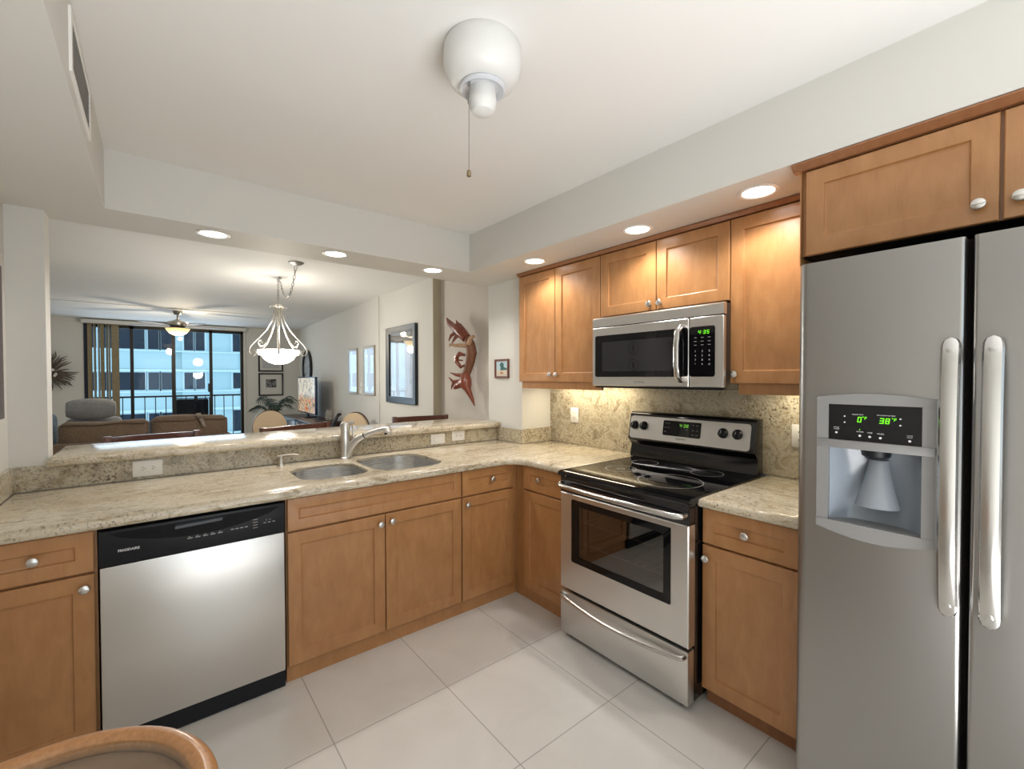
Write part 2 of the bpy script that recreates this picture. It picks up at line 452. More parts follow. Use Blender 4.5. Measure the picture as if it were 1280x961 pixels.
# stove wall with fridge alcove, left wall, back wall (opening for an unseen window)
struct('wall_right', MB().box(XW, XW+.1, YB-.1, .82, 0, ZC+.1), M['wall'])
struct('wall_left', MB().box(XL-.1, XL, YB-.1, .82, 0, ZC+.1), M['wall'])
m = MB().box(XL, -2.35, YB-.1, YB, 0, ZC+.1)
m = MB()
m.box(XL, -2.15, YB-.1, YB, 0, ZC+.1); m.box(.15, XW, YB-.1, YB, 0, ZC+.1)
m.box(-2.15, .15, YB-.1, YB, 0, .8); m.box(-2.15, .15, YB-.1, YB, 2.3, ZC+.1)
struct('wall_back', m, M['wall'])
m = MB()
for a in (-2.15, -1.03, .09): m.box(a, a+.06, YB-.08, YB-.02, .8, 2.3)
for c in (.8, 2.24): m.box(-2.15, .15, YB-.08, YB-.02, c, c+.06)
struct('window_unseen', m, M['white'])  # assumed window out of view, built to carry the fill light
# ceiling tray and soffits
struct('ceiling', MB().box(XL, XW, YB, .82, ZC, ZC+.1), M['ceil'])
TX0, TX1, TY0, TY1 = -2.015, -.033, -3.9, .494
def soffit(name, a0, a1, b0, b1, side=None):
    m = MB(); m.box(a0, a1, b0, b1, ZS, ZC); return struct(name, m, M['wall'])
soffit('trim_soffit_stove', TX1, XW, YB, TY1)
soffit('trim_soffit_left', XL, TX0, YB, TY1)
soffit('trim_soffit_bar', XL, XW, TY1, .84)
soffit('trim_soffit_back', TX0, TX1, YB, TY0)
# pillars either side of the opening
struct('wall_pillar_right', MB().box(.375, XW, .378, .82, 0, ZS), M['wall'])
struct('wall_pillar_left', MB().box(XL, -2.235, .70, .82, 0, ZS), M['wall'])
struct('wall_bar', MB().box(-2.235, .375, .705, .82, 0, 1.024), M['wall'])
# living room
ZL = 2.48
struct('ceiling_living', MB().box(-4.2, 1.6, .84, 6.15, ZL, ZL+.1).box(-4.2, 1.6, 6.15, 8.5, ZL-.008, ZL+.1), M['ceil'])
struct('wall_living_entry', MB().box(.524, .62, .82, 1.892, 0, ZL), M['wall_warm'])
m = MB(); m.prism([(.43, 1.892), (.62, 1.892), (.62, 3.3), (.43, 3.3)], 0, ZL, 'ab')
o = struct('wall_living_near', m, M['wall'])
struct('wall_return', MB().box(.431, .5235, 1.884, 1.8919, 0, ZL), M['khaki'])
m = MB(); m.prism([(.415, 3.3), (.62, 3.3), (.85, 8.4), (.635, 8.4)], 0, ZL, 'ab')
struct('wall_living_right', m, M['wall'])
struct('wall_living_left', MB().box(-4.2, -4.1, .82, 8.5, 0, ZL), M['wall'])
struct('wall_living_front', MB().box(-4.2, XL-.1, .82, .92, 0, ZL), M['wall'])
m = MB().box(-4.2, -2.79, 8.4, 8.5, 0, ZL).box(-.40, 1.4, 8.4, 8.5, 0, ZL).box(-2.79, -.40, 8.4, 8.5, 2.385, ZL)
struct('wall_far', m, M['wall'])
struct('trim_valance', MB().box(-2.82, -.37, 8.28, 8.4, 2.385, 2.452, .004), M['wall'])
# sliding balcony doors
W1 = bpy.data.objects.new('window_1', None); col.objects.link(W1); W1['kind'] = 'structure'; WM['window_1'] = Matrix()
m = MB()
for a0, a1 in ((-2.79,-2.74), (-2.19,-2.14), (-1.59,-1.53), (-.99,-.94), (-.46,-.40)): m.box(a0, a1, 8.41, 8.47, 0.0, 2.385)
m.box(-2.79, -.40, 8.41, 8.47, 2.33, 2.385); m.box(-2.79, -.40, 8.41, 8.47, 0, .07)
m.box(-1.02, -.985, 8.38, 8.41, 1.15, 1.32)
obj('door_frame', m, M['bronze'], W1)
for i, (a0, a1) in enumerate(((-2.74,-2.19), (-2.14,-1.59), (-1.53,-.99), (-.94,-.46))):
    obj('pane', MB().box(a0, a1, 8.436, 8.444, .07, 2.33), M['glass'], W1)
struct('trim_window_frame', MB().box(-2.795, -2.745, 8.385, 8.40, 0, 2.385), M['navy'])
struct('trim_jamb_right', MB().box(-.41, -.37, 8.37, 8.40, 0, 2.385), M['wall'])
# vertical blinds drawn to the left, one at the right
bl = thing('vertical_blinds', 'khaki vertical blinds drawn to the left end of the balcony doors', 'blinds', (-2.56, 8.33, .05))
obj('head_rail', MB().box(-2.74, -.42, 8.315, 8.345, 2.375, 2.386), M['blind'], bl)
for i, (x, w, a) in enumerate(((-2.715, .06, 12), (-2.652, .05, 75), (-2.60, .045, 78), (-2.555, .05, 15), (-2.495, .045, 78), (-2.465, .045, 75), (-2.385, .10, 6), (-.47, .03, 80))):
    m = MB(); ca, sa = math.cos(math.radians(a)), math.sin(math.radians(a)); h = w/2 if a < 30 else .045
    m.loops([[(x-h*ca, 8.33-h*sa, z), (x, 8.336, z), (x+h*ca, 8.33+h*sa, z), (x+h*ca+.002, 8.332+h*sa, z), (x, 8.339, z), (x-h*ca, 8.333-h*sa, z)] for z in (.06, 2.372)])
    obj('vane', m, M['blind'], bl)

# ------------------------------------------------------------------ outside
struct('floor_balcony', MB().box(-4.6, .6, 8.5, 10.0, -.15, -.01), M['concrete'])
rl = thing('balcony_railing', 'black metal balcony railing with thin upright bars outside the sliding doors', 'railing', (-1.9, 9.9, 0))
obj('top_rail', MB().box(-4.4, .4, 9.87, 9.93, 1.015, 1.05), M['bronze'], rl)
obj('bottom_rail', MB().box(-4.4, .4, 9.88, 9.92, .10, .13), M['bronze'], rl)
for i in range(27):
    x = -4.3 + i*.176
    wd = .008 if i % 9 else .03
    obj('baluster', MB().box(x-wd, x+wd, 9.89, 9.91, 0 if i % 9 == 0 else .13, 1.015), M['bronze'], rl)
fb = thing('apartment_building', 'pale blue-lit apartment building with bands of dark windows beyond the balcony', 'building', (-1.5, 20, -3))
m = MB(); m.box(-9, 6, 20.15, 26, -3, 8)
for z in (-.72, .96-.14, 2.5-.05, 4.1): pass
obj('wall', m, M['facade'], fb)
m = MB()
for z0, z1 in ((-1.6, -.90), (.16, .86), (1.78, 2.46), (3.55, 4.25)):
    m.box(-9, -1.25, 19.95, 20.15, z0, z1); m.box(-.98, .95, 19.98, 20.15, z0, z1)
obj('parapet_band', m, M['facade'], fb)
m = MB()
for z in (-1.66, .10, 1.68, 3.45): m.box(-9, 1.0, 19.86, 20.15, z, z+.09)
for z in (-.92, .86, 2.46, 4.22): m.box(-9, 1.0, 19.9, 20.15, z, z+.05)
obj('floor_ledge', m, M['facade2'], fb)
def far_window(a0, a1, z0, z1):
    w = obj('window', MB().box(a0-.06, a1+.06, 20.05, 20.16, z0-.06, z1+.06), M['facade2'], fb)
    obj('window_glass', MB().box(a0, a1, 20.03, 20.06, z0, z1), M['darkglass'], w)
for z0, z1 in ((-.86, .04), (.97, 1.64), (2.55, 3.38)):
    for a0, a1 in ((-5.2,-4.75), (-4.65,-4.2), (-3.95,-3.5), (-3.4,-3.05), (-2.92,-2.54), (-2.46,-2.13), (-2.03,-1.70), (-1.63,-1.31), (-.90,-.60), (-.52,-.22), (.78,1.5)):
        far_window(a0, a1, z0, z1)
pc = thing('patio_chair', 'black sling patio chair with a square back on the balcony', 'chair', (-1.2, 9.2, 0))
obj('backrest', MB().prism(rrect(-1.50, -.95, .45, .985, .03), 9.24, 9.26), M['mesh'], pc)
obj('frame', MB().tube([(-1.52, 9.0, .0), (-1.51, 9.1, .42), (-1.52, 9.25, 1.0), (-.93, 9.25, 1.0), (-.94, 9.1, .42), (-.93, 9.0, 0)], .015, 8), M['bronze'], pc)
obj('seat', MB().box(-1.5, -.95, 8.8, 9.25, .40, .43, .01), M['mesh'], pc)
for x in (-1.50, -.95): obj('leg', MB().tube([(x, 8.82, 0), (x, 8.84, .42)], .014, 8), M['bronze'], pc)

# ------------------------------------------------------------------ cabinets
def door_mb(f, a0, a1, c0, c1, d=0, fr=.058, th=.019):
    """shaker door whose back sits at depth d+th, front at d"""
    m = MB(f); a0 += .0015; a1 -= .0015; c0 += .0015; c1 -= .0015
    prof = [(0, th), (0, .003), (.003, 0), (fr-.001, 0), (fr+.001, .001), (fr+.004, .0085), (fr+.006, .0095), (fr+.012, .0095)]
    m.loops([[(a0+i, d+y, c0+i), (a1-i, d+y, c0+i), (a1-i, d+y, c1-i), (a0+i, d+y, c1-i)] for i, y in prof])
    return m
def knob_mb(f, a, c, d=0):
    m = MB(f)
    m.lathe([(.006, 0), (.005, -.008), (.006, -.014), (.014, -.017), (.0165, -.021), (.0155, -.026), (.012, -.0285), (.0, -.029)], (a, d, c), 'b', 20)
    m.box(a-.014, a+.014, d-.0305, d-.026, c-.0022, c+.0022, .0008)
    return m
def cabinet(name, label, f, base, a0, a1, depth, c0, c1, toe=None, group=None, inset=.019, face_mat='wood'):
    t = thing(name, label, 'cabinet', base, group)
    m = MB(f); m.box(a0, a1, inset+.001, depth, c0, c1)
    obj('carcass', m, M[face_mat], t)
    if toe: obj('toe_kick', MB(f).box(a0, a1, toe, toe+.02, 0, c0), M['wood_dark'] if toe > .03 else M['wood'], t)
    return t
def front(kind, t, f, a0, a1, c0, c1, knob=None, d=0, fr=.058):
    o = obj(kind, door_mb(f, a0, a1, c0, c1, d, fr), M['wood'], t)
    if knob: obj('knob', knob_mb(f, knob[0], knob[1], d), M['chrome'], o)
    return o
ZB, ZD, ZK = .078, .712, .874
DG = .003
# peninsula
t = cabinet('base_cabinet', 'maple base cabinet with one drawer over one door, left of the dishwasher', IDN, (-2.19, .3, 0), XL+.002, -2.022, .66, .078, ZK, .021)
front('drawer', t, IDN, XL+.004, -2.028, ZD+DG, ZK-.004, (-2.184, .797), fr=.05)
front('door', t, IDN, XL+.004, -2.028, ZB, ZD-DG, (-2.056, .663))
t = cabinet('base_cabinet', 'wide maple sink base cabinet with a long false drawer over two doors', IDN, (-.9, .3, 0), -1.379, -.419, .66, .078, ZK-.26, .021)
obj('side_panel', MB().box(-1.379, -1.36, .02, .66, ZK-.26, ZK), M['wood'], t)
obj('side_panel', MB().box(-.438, -.419, .02, .66, ZK-.26, ZK), M['wood'], t)
obj('face_rail', MB().box(-1.36, -.438, .02, .04, ZK-.26, ZK), M['wood'], t)
front('false_drawer', t, IDN, -1.376, -.421, ZD+DG, ZK-.004, fr=.05)
front('door', t, IDN, -1.376, -.8995, ZB, ZD-DG, (-.93, .663))
front('door', t, IDN, -.8975, -.421, ZB, ZD-DG, (-.866, .668))
t = cabinet('base_cabinet', 'narrow maple base cabinet in the corner of the peninsula, right of the sink base', IDN, (-.2, .3, 0), -.417, .02, .66, .078, ZK, .021)
front('drawer', t, IDN, -.4165, -.019, ZD+DG, ZK-.004, (-.20, .797), fr=.05)
front('door', t, IDN, -.4165, -.019, ZB, ZD-DG, (-.385, .665))
# stove run
t = cabinet('base_cabinet', 'maple corner base cabinet with one drawer over one door, left of the stove', STV, (.3, -.25, 0), -.018, .498, .68, .078, ZK, .021)
front('drawer', t, STV, .071, .496, ZD+DG, ZK-.004, (.235, .797), fr=.05)
front('door', t, STV, .071, .496, ZB, ZD-DG, (.46, .665))
t = cabinet('base_cabinet', 'maple base cabinet with one drawer over one door, between the stove and the refrigerator', STV, (.3, -1.46, 0), 1.278, 1.66, .68, .078, ZK, .05)
front('drawer', t, STV, 1.276, 1.652, ZD+DG, ZK-.004, (1.462, .797), fr=.05)
front('door', t, STV, 1.276, 1.652, ZB, ZD-DG, (1.30, .655))
# uppers
XU = .294
def upper(label, a0, a1, c0, splits, knobs, rail=None, base_z=1.36):
    t = thing('wall_cabinet', label, 'cabinet', (.5, -(a0+a1)/2, base_z), 'wall cabinets above the stove counter')
    del t['group']
    obj('carcass', MB(STV).box(a0, a1, XU+.020, XW-.002, c0+.004, 2.188), M['wood'], t)
    e = [a0]+splits+[a1]
    for i, (p, q) in enumerate(zip(e, e[1:])):
        front('door', t, STV, p+.001, q-.001, c0, 2.183, knobs[i], XU)
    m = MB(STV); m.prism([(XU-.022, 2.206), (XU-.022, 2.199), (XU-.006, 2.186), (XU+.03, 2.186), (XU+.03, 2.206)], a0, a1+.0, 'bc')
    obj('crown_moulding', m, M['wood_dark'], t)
    if rail: obj('light_rail', MB(STV).box(rail[0], rail[1], XU+.016, XU+.036, 1.353, c0+.004), M['wood'], t)
    return t
upper('tall two-door maple wall cabinet at the left end of the row, beside the pillar', -.321, .461, 1.402, [.065], [(.030, 1.453), (.092, 1.453)], (-.30, .461))
upper('short two-door maple wall cabinet directly above the microwave', .461, 1.253, 1.80, [.852], [(.818, 1.838), (.882, 1.838)], base_z=1.8)
upper('tall one-door maple wall cabinet right of the microwave', 1.253, 1.642, 1.402, [], [(1.281, 1.447)], (1.29, 1.642))
# cabinet above the fridge
t = thing('fridge_cabinet', 'deep maple cabinet with two doors above the refrigerator', 'cabinet', (.3, -2.1, 1.87))
obj('carcass', MB(STV).box(1.646, 2.63, .020, XW-.002, 1.876, 2.188), M['wood'], t)
obj('gap_shade_panel', MB(STV).box(1.650, 2.628, .019, XW-.003, 1.871, 1.8759), M['gap'], t)  # dark sheet standing in for shade in the gap over the refrigerator
obj('side_panel', MB(STV).box(1.6425, 1.6455, .0, .28, 1.84, 2.188).box(2.631, 2.65, .002, XW-.002, 0, 2.188), M['wood'], t)
front('door', t, STV, 1.658, 2.136, 1.872, 2.178, (2.096, 1.925), 0, .055)
front('door', t, STV, 2.141, 2.618, 1.872, 2.178, (2.175, 1.925), 0, .055)
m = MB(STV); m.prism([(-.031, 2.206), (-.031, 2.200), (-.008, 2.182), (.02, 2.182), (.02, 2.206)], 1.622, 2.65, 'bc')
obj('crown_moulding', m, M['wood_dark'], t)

# ------------------------------------------------------------------ counters, splash, sink
YS = .69
def arc(cx, cy, r, a0, a1, n=8): return [(cx+r*math.cos(math.radians(a0+(a1-a0)*k/n)), cy+r*math.sin(math.radians(a0+(a1-a0)*k/n))) for k in range(n+1)]
outer = [(XL+.002, -.03)] + arc(-.15, -.15, .12, 90, 0) + [(-.03, -.502), (XW-.003, -.502), (XW-.003, .376), (.373, .376), (.373, YS+.012), (XL+.002, YS+.012)]
bowl1 = [(-1.235, .46), (-1.235, .17)] 
def bowl_loop(a0, a1, b0, b1, r): return rrect(a0, a1, b0, b1, r, 6)
B1 = bowl_loop(-1.275, -.92, .105, .50, .11); B2 = bowl_loop(-.885, -.46, .075, .585, .14)
m = MB().slab(outer, [B1[::-1], B2[::-1]], .874, ZT, .022, .006)
ct = obj('countertop', m, M['granite'], None, smooth=50); recentre(ct, (-1, .3, .874))
tag(ct, 'long cream granite countertop with the sink, turning the corner to the stove', 'countertop')
m = MB().slab([(-.03, -1.655), (XW-.003, -1.655), (XW-.003, -1.273), (-.03, -1.273)], [], .874, ZT, .022)
c2 = obj('countertop', m, M['granite_y'], None, smooth=50); recentre(c2, (.3, -1.46, .874))
tag(c2, 'short cream granite countertop between the stove and the refrigerator', 'countertop')
m = MB().slab([(-2.232, .645), (.43, .645), (.43, .8), (.3735, .8), (.3735, 1.12), (-2.232, 1.12)][::1], [], 1.026, 1.072, .022)
# bar top ends against the pillar; a small nose passes in front of it
m = MB().slab([(-2.234, .648), (.372, .648), (.372, 1.12), (-2.234, 1.12)], [], 1.026, 1.072, .022)
bt = obj('bar_counter', m, M['granite'], None, smooth=50); recentre(bt, (-1, .9, 1.026))
tag(bt, 'raised granite bar top running along the pass-through opening', 'bar top')
sp = thing('granite_backsplash', 'speckled granite backsplash behind the sink, on the pillars and up the stove wall', 'backsplash', (0, .69, ZT))
obj('bar_splash', MB().box(XL+.016, .36, YS+.002, .704, ZT+.001, 1.0255), M['granite_v'], sp)
obj('stove_wall_splash', MB().box(XW-.014, XW-.001, -1.69, .377, ZT+.001, 1.401), M['granite_v'], sp)
obj('pillar_splash', MB().box(.361, .3745, .364, .704, ZT+.001, 1.0255).box(.3746, XW-.015, .364, .3775, ZT+.001, 1.03), M['granite_v'], sp)
obj('left_wall_splash', MB().box(XL+.001, XL+.015, -.02, .699, ZT+.001, 1.033).box(XL+.0151, -2.236, .689, .6995, ZT+.001, 1.033), M['granite_v'], sp)
sk = thing('sink', 'double-bowl undermount stainless steel sink', 'sink', (-.86, .33, .70))
def bowl(pts, cx, cy, depth):
    def sc(k, z): return [(cx+(x-cx)*k, cy+(y-cy)*k, z) for x, y in pts]
    m = MB()
    m.loops([sc(1.06, .8735), sc(1.0, .8735), sc(.977, .875), sc(.974, .901), sc(.970, .901), sc(.966, .868), sc(.965, .82), sc(.95, .873-depth+.03), sc(.92, .873-depth+.008), sc(.84, .873-depth), sc(.12, .873-depth-.004)], False, True)
    return m
b = obj('bowl', bowl(B1, -1.085, .32, .17), M['sink'], sk)
obj('drain', MB().lathe([(.043, .001), (.040, .004), (.030, .003), (.028, -.002), (.0, -.002)], (-1.085, .34, .873-.174)), M['polish'], b)
b = obj('bowl', bowl(B2, -.66, .35, .20), M['sink'], sk)
obj('drain', MB().lathe([(.043, .001), (.040, .004), (.030, .003), (.028, -.002), (.0, -.002)], (-.66, .38, .873-.204)), M['polish'], b)
# faucet
fa = thing('kitchen_faucet', 'brushed nickel pull-out kitchen faucet behind the sink', 'faucet', (-.905, .615, ZT))
fx, fy = -.905, .615
m = MB(); m.lathe([(.036, 0), (.036, .006), (.030, .012), (.0285, .03), (.029, .10), (.030, .16), (.029, .175)], (fx, fy, ZT), 'z', 24)
obj('body', m, M['chrome'], fa)
m = MB(); m.lathe([(.0292, .176), (.030, .185), (.0295, .212), (.024, .228), (.010, .236), (0, .237)], (fx, fy, ZT), 'z', 24)
m.tube([(fx+.003, fy, ZT+.215), (fx+.022, fy-.012, ZT+.226), (fx+.046, fy-.03, ZT+.232)], [.016, .014, .010], 10)
m.tube([(fx+.045, fy-.02, ZT+.21), (fx+.040, fy-.03, ZT+.17), (fx+.042, fy-.034, ZT+.135), (fx+.056, fy-.044, ZT+.112)], [.012, .010, .009, .009], 10, flat=.7)
obj('lever', m, M['chrome'], fa)
dx, dy = .80, -.60
def fp(t, h): return (fx+dx*t, fy+dy*t, ZT+h)
m = MB().tube([fp(.012, .004), fp(.020, .04), fp(.034, .075), fp(.060, .108), fp(.095, .133), fp(.12, .146)], [.026, .025, .024, .022, .0195, .018], 16)
obj('spout', m, M['chrome'], fa)
m = MB().tube([fp(.121, .1455), fp(.16, .165), fp(.20, .179), fp(.235, .187), fp(.262, .184), fp(.285, .170), fp(.296, .160)], [.0175, .0165, .0165, .020, .0265, .019, .006], 16)
sh_ = obj('spray_head', m, M['chrome'], fa)
obj('joint_ring', MB().tube([fp(.118, .1445), fp(.123, .147)], .0188, 16), M['gap'], fa)
obj('nozzle', MB().tube([fp(.262, .168), fp(.268, .157)], [.019, .016], 14), M['black'], sh_)
so = thing('soap_dispenser', 'small nickel soap dispenser left of the sink', 'soap dispenser', (-1.275, .615, ZT))
obj('base', MB().lathe([(.026, 0), (.025, .004), (.016, .008), (.0135, .03), (.014, .034), (.010, .036), (.009, .056), (.0, .057)], (-1.275, .615, ZT)), M['chrome'], so)
obj('spout', MB().tube([(-1.295, .618, ZT+.059), (-1.25, .62, ZT+.061), (-1.20, .625, ZT+.060), (-1.175, .628, ZT+.052)], [.005, .005, .0045, .004], 8), M['chrome'], so)
# outlets
def plate(f, a, c, d, w, h, kind, label, z):
    p = f(a, d, c)
    t = thing('wall_outlet' if kind != 'switch' else 'light_switch', label, 'outlet' if kind != 'switch' else 'light switch', p)
    obj('cover_plate', MB(f).box(a-w/2, a+w/2, d-.006, d, c-h/2, c+h/2, .002), M['white'], t)
    hor = w > h
    if kind == 'outlet':
        obj('insert', MB(f).box(a-(.034 if hor else .017), a+(.034 if hor else .017), d-.008, d-.006, c-(.017 if hor else .034), c+(.017 if hor else .034), .001), M['white'], t)
        m = MB(f)
        for k in (-1, 1):
            for q in (-.006, .006):
                if hor: m.box(a+k*.02-.004, a+k*.02+.004, d-.0086, d-.0079, c+q-.0012, c+q+.0012)
                else: m.box(a+q-.0012, a+q+.0012, d-.0086, d-.0079, c+k*.02-.004, c+k*.02+.004)
            m.cyl((a+(k*.02+.008 if hor else 0), d-.0086, c+(0 if hor else k*.02-.009)), .0022, .0007, 'b', 8)
        obj('slots', m, M['gap'], t)
    elif kind == 'switch':
        obj('rocker', MB(f).box(a-.034, a+.034, d-.010, d-.006, c-.017, c+.017, .003), M['white'], t)
    return t
plate(IDN, -1.879, .973, YS+.001, .120, .080, 'outlet', 'white double outlet on the bar splash, left of the sink', 0)
plate(IDN, -.194, .972, YS+.001, .118, .076, 'switch', 'white rocker switch on the bar splash, right of the sink', 0)
plate(IDN, -.015, .982, YS+.001, .115, .076, 'outlet', 'white outlet on the bar splash nearest the pillar', 0)
plate(STV, -.105, 1.142, XW-.0145, .078, .115, 'outlet', 'white upright outlet on the stove wall, left of the stove', 0)
plate(STV, 1.432, 1.137, XW-.0145, .078, .115, 'outlet', 'white upright outlet on the stove wall beside the refrigerator', 0)

# ------------------------------------------------------------------ dishwasher
dw = thing('dishwasher', 'stainless steel dishwasher with a black control panel', 'dishwasher', (-1.7, .3, 0))
obj('tub', MB().box(-2.018, -1.383, .03, .62, .02, .868), M['gap'], dw)
obj('door_panel', MB().box(-2.014, -1.392, -.022, .028, .088, .727, .004), M['steel'], dw)
m = MB()
m.box(-2.016, -1.390, -.020, .028, .729, .862, .003)
obj('control_panel', m, M['black'], dw)
m = MB(); pts = [(-1.99, .852), (-1.41, .852)] + [(-1.41-(.58)*k/16, .845-.055*math.sin(PI*k/16)**.8) for k in range(1, 16)]
m.prism(pts, -.0215, -.0199)
obj('handle_recess_shade', m, plain('recess_shade', (.003,.003,.004,1), .5, 0, .15), dw)  # flat plate, its darker black paints in the shade of a recess
m = MB(); m.loops([[(-1.79+.0*i, y, z) for (y, z) in ((-.021, .846), (-.030, .84), (-.030, .829), (-.021, .826))] if i == 0 else [(-1.63, y, z) for (y, z) in ((-.021, .85), (-.030, .845), (-.030, .834), (-.021, .831))] for i in range(2)])
obj('latch_grip', m, plain('latch_black', (.03,.035,.045,1), .3), dw)
m = MB()
for i in range(7):
    for k in range(2): m.box(-1.93+i*.014, -1.922+i*.014, -.0222, -.0210, .835-k*.006, .8375-k*.006)
obj('vent_grille', m, M['gap'], dw)
obj('toe_kick', MB().box(-2.016, -1.390, -.002, .02, .004, .085), M['black'], dw)
m = MB().text('FRIGIDAIRE', -1.931, -.0206, .777, .0125, bold=.0004)
obj('brand_lettering', m, M['print'], dw)
m = MB()
for i in range(5): m.box(-1.75+i*.026, -1.733+i*.026, -.0212, -.0198, .778, .782); m.box(-1.747+i*.026, -1.740+i*.026, -.0212, -.0198, .785, .787)
for i in range(4): m.box(-1.60+i*.017, -1.588+i*.017, -.0212, -.0198, .782, .786)
for i in range(4): m.box(-1.517, -1.499, -.0212, -.0198, .771+i*.012, .7735+i*.012)
for i in range(3): m.box(-1.476+i*.018, -1.466+i*.018, -.0212, -.0198, .785, .789)
m.box(-1.466, -1.462, -.0212, -.0198, .796, .80); m.box(-1.452, -1.448, -.0212, -.0198, .796, .80)
obj('panel_print', m, M['greyprint'], dw)

# ------------------------------------------------------------------ stove
sv = thing('electric_range', 'stainless electric range with black glass cooktop', 'stove', (.3, -.89, 0))
S0, S1 = .510, 1.272
m = MB(STV)
m.box(S0+.004, S1-.004, -.045, .02, .03, .89).box(S0+.004, S1-.004, .02, .10, .03, .89)
m.box(S0+.004, S1-.004, .10, .60, .70, .89).box(S0+.004, S1-.004, .58, .66, .03, .89)
m.box(S0+.004, S0+.03, .02, .60, .03, .89).box(S1-.03, S1-.004, .02, .60, .03, .89).box(S0+.004, S1-.004, .02, .6, .03, .3)
# open front of the oven cavity
m2 = MB(STV)
m2.box(S0+.004, S0+.10, -.045, .66, .03, .892).box(S1-.10, S1-.004, -.045, .66, .03, .892)
m2.box(S0+.10, S1-.10, -.045, .66, .03, .40).box(S0+.10, S1-.10, -.045, .66, .80, .892).box(S0+.10, S1-.10, .45, .66, .40, .80)
m.bm.free()
obj('body', m2, M['enamel'], sv)
m = MB(STV)
for z in (.52, .64):
    for k in range(12): m.tube([(S0+.11+k*.047, -.03, z), (S0+.11+k*.047, .44, z)], .002, 5)
    m.tube([(S0+.105, -.03, z), (S1-.105, -.03, z)], .003, 5)
obj('oven_rack', m, M['chrome'], sv)
# cooktop
m = MB(STV); m.prism([(-.108, .893), (-.114, .902), (-.108, .914), (-.09, .9195), (.60, .9195), (.60, .893)], S0-.006, S1+.004, 'bc')
ck = obj('cooktop', m, M['blackgloss'], sv)
def ring(a, b, r, w=.0022):
    m = MB(STV); n = 56
    L = []
    for rr in (r-w, r): L.append([(a+rr*math.cos(2*PI*k/n), b+rr*math.sin(2*PI*k/n), .9199) for k in range(n)])
    m.loops(L, False, False); return m
for a, b, r in ((.70, .19, .085), (1.035, .14, .155), (1.065, .45, .082), (.68, .45, .078)):
    obj('burner_ring', ring(a, b, r), M['print'], ck)
obj('burner_ring', ring(.70, .19, .02), M['print'], ck)
# door
def rect4(a0, a1, c0, c1, y): return [(a0, y, c0), (a1, y, c0), (a1, y, c1), (a0, y, c1)]
md_ = MB(STV); md_.loops([rect4(.594, 1.188, .436, .776, -.047), rect4(S0+.002, S1-.002, .277, .803, -.047), rect4(S0+.002, S1-.002, .277, .803, -.096), rect4(S0+.006, S1-.006, .281, .799, -.100), rect4(.594, 1.188, .436, .776, -.100), rect4(.594, 1.188, .436, .776, -.047)], False, False)
dr = obj('oven_door', md_, M['steel'], sv)
m = MB(STV)
m.loops([[(x, y, z) for x, z in rrect(.594, 1.188, .436, .776, .012, 3)] if k == 0 else [(x, y, z) for x, z in rrect(.640, 1.150, .468, .742, .012, 3)] for k, y in ((0, -.1005), (1, -.098), (1, -.05))], False, False)
obj('window_border', m, M['blackgloss'], dr)
obj('door_glass', MB(STV).box(.638, 1.152, -.093, -.088, .466, .744), M['ovenglass'], dr)
obj('top_panel', MB(STV).box(S0, S1, -.098, -.046, .805, .891, .005), M['enamel'], sv)
hpts = [(S0+.018, -.098, .852), (S0+.022, -.128, .851), (S0+.045, -.146, .849), (.72, -.152, .847), (.89, -.154, .846), (1.06, -.152, .846), (S1-.045, -.146, .846), (S1-.020, -.128, .847), (S1-.018, -.098, .848)]
obj('door_handle', MB(STV).tube(hpts, .0135, 14), M['polish'], sv)
dw2 = obj('storage_drawer', MB(STV).box(S0+.002, S1-.002, -.100, -.047, .028, .262, .005), M['steel'], sv)
hp = [(S0+.018, -.098, .240), (S0+.022, -.115, .238)] + [(S0+.04+(S1-S0-.08)*k/14, -.122-.022*math.sin(PI*k/14), .236-.018*math.sin(PI*k/14)) for k in range(15)] + [(S1-.022, -.115, .238), (S1-.018, -.098, .240)]
obj('drawer_handle', MB(STV).tube(hp, .0125, 12), M['polish'], dw2)
for a in (S0+.05, S1-.05): obj('foot', MB(STV).cyl((a, -.05, 0), .018, .03), M['black'], sv)
# backguard
bg = obj('backguard', MB(STV).prism([(.575, .9196), (.60, 1.00), (.575, 1.03), (.555, 1.035), (.585, 1.20), (.600, 1.212), (.655, 1.212), (.660, 1.20), (.660, .9196)], .478, 1.262, 'bc', .004), M['enamel'], sv)
def BG(s, n, h):   # coordinates on the slanted face: s along, n out of it, h up
    k = (h-1.035)/.165
    return (.555+.030*k-n, -s, h)
m = MB(BG); m.prism(rrect(.490, 1.238, 1.046, 1.186, .018, 4), .0005, .005, 'ac')
obj('control_fascia', m, M['steel'], bg)
m = MB(BG); m.prism(rrect(.728, .968, 1.083, 1.172, .008, 3), .005, .0068, 'ac')
ds = obj('display_panel', m, M['blackgloss'], bg)
m = MB(BG); 
def digits_bg(mb, s, a, n, c, h, w, gap, t):
    mb.digits(s, a, n, c, h, w, gap, t); return mb
digits_bg(m, '4:38', .836, .0072, 1.138, .018, .011, .006, .0022)
obj('clock_digits', m, M['greend'], ds)
m = MB(BG)
for a, c in ((.745,1.155),(.765,1.155),(.745,1.13),(.765,1.13),(.745,1.105),(.92,1.155),(.945,1.155),(.92,1.125),(.945,1.125),(.92,1.10),(.945,1.10),(.88,1.125)):
    m.box(a-.006, a+.006, .0068, .0074, c-.0012, c+.0012)
obj('panel_print', m, M['greyprint'], ds)
obj('brand_lettering', MB(BG).text('FRIGIDAIRE', .848, .0056, 1.064, .012, bold=.0004), M['greyprint'], bg)
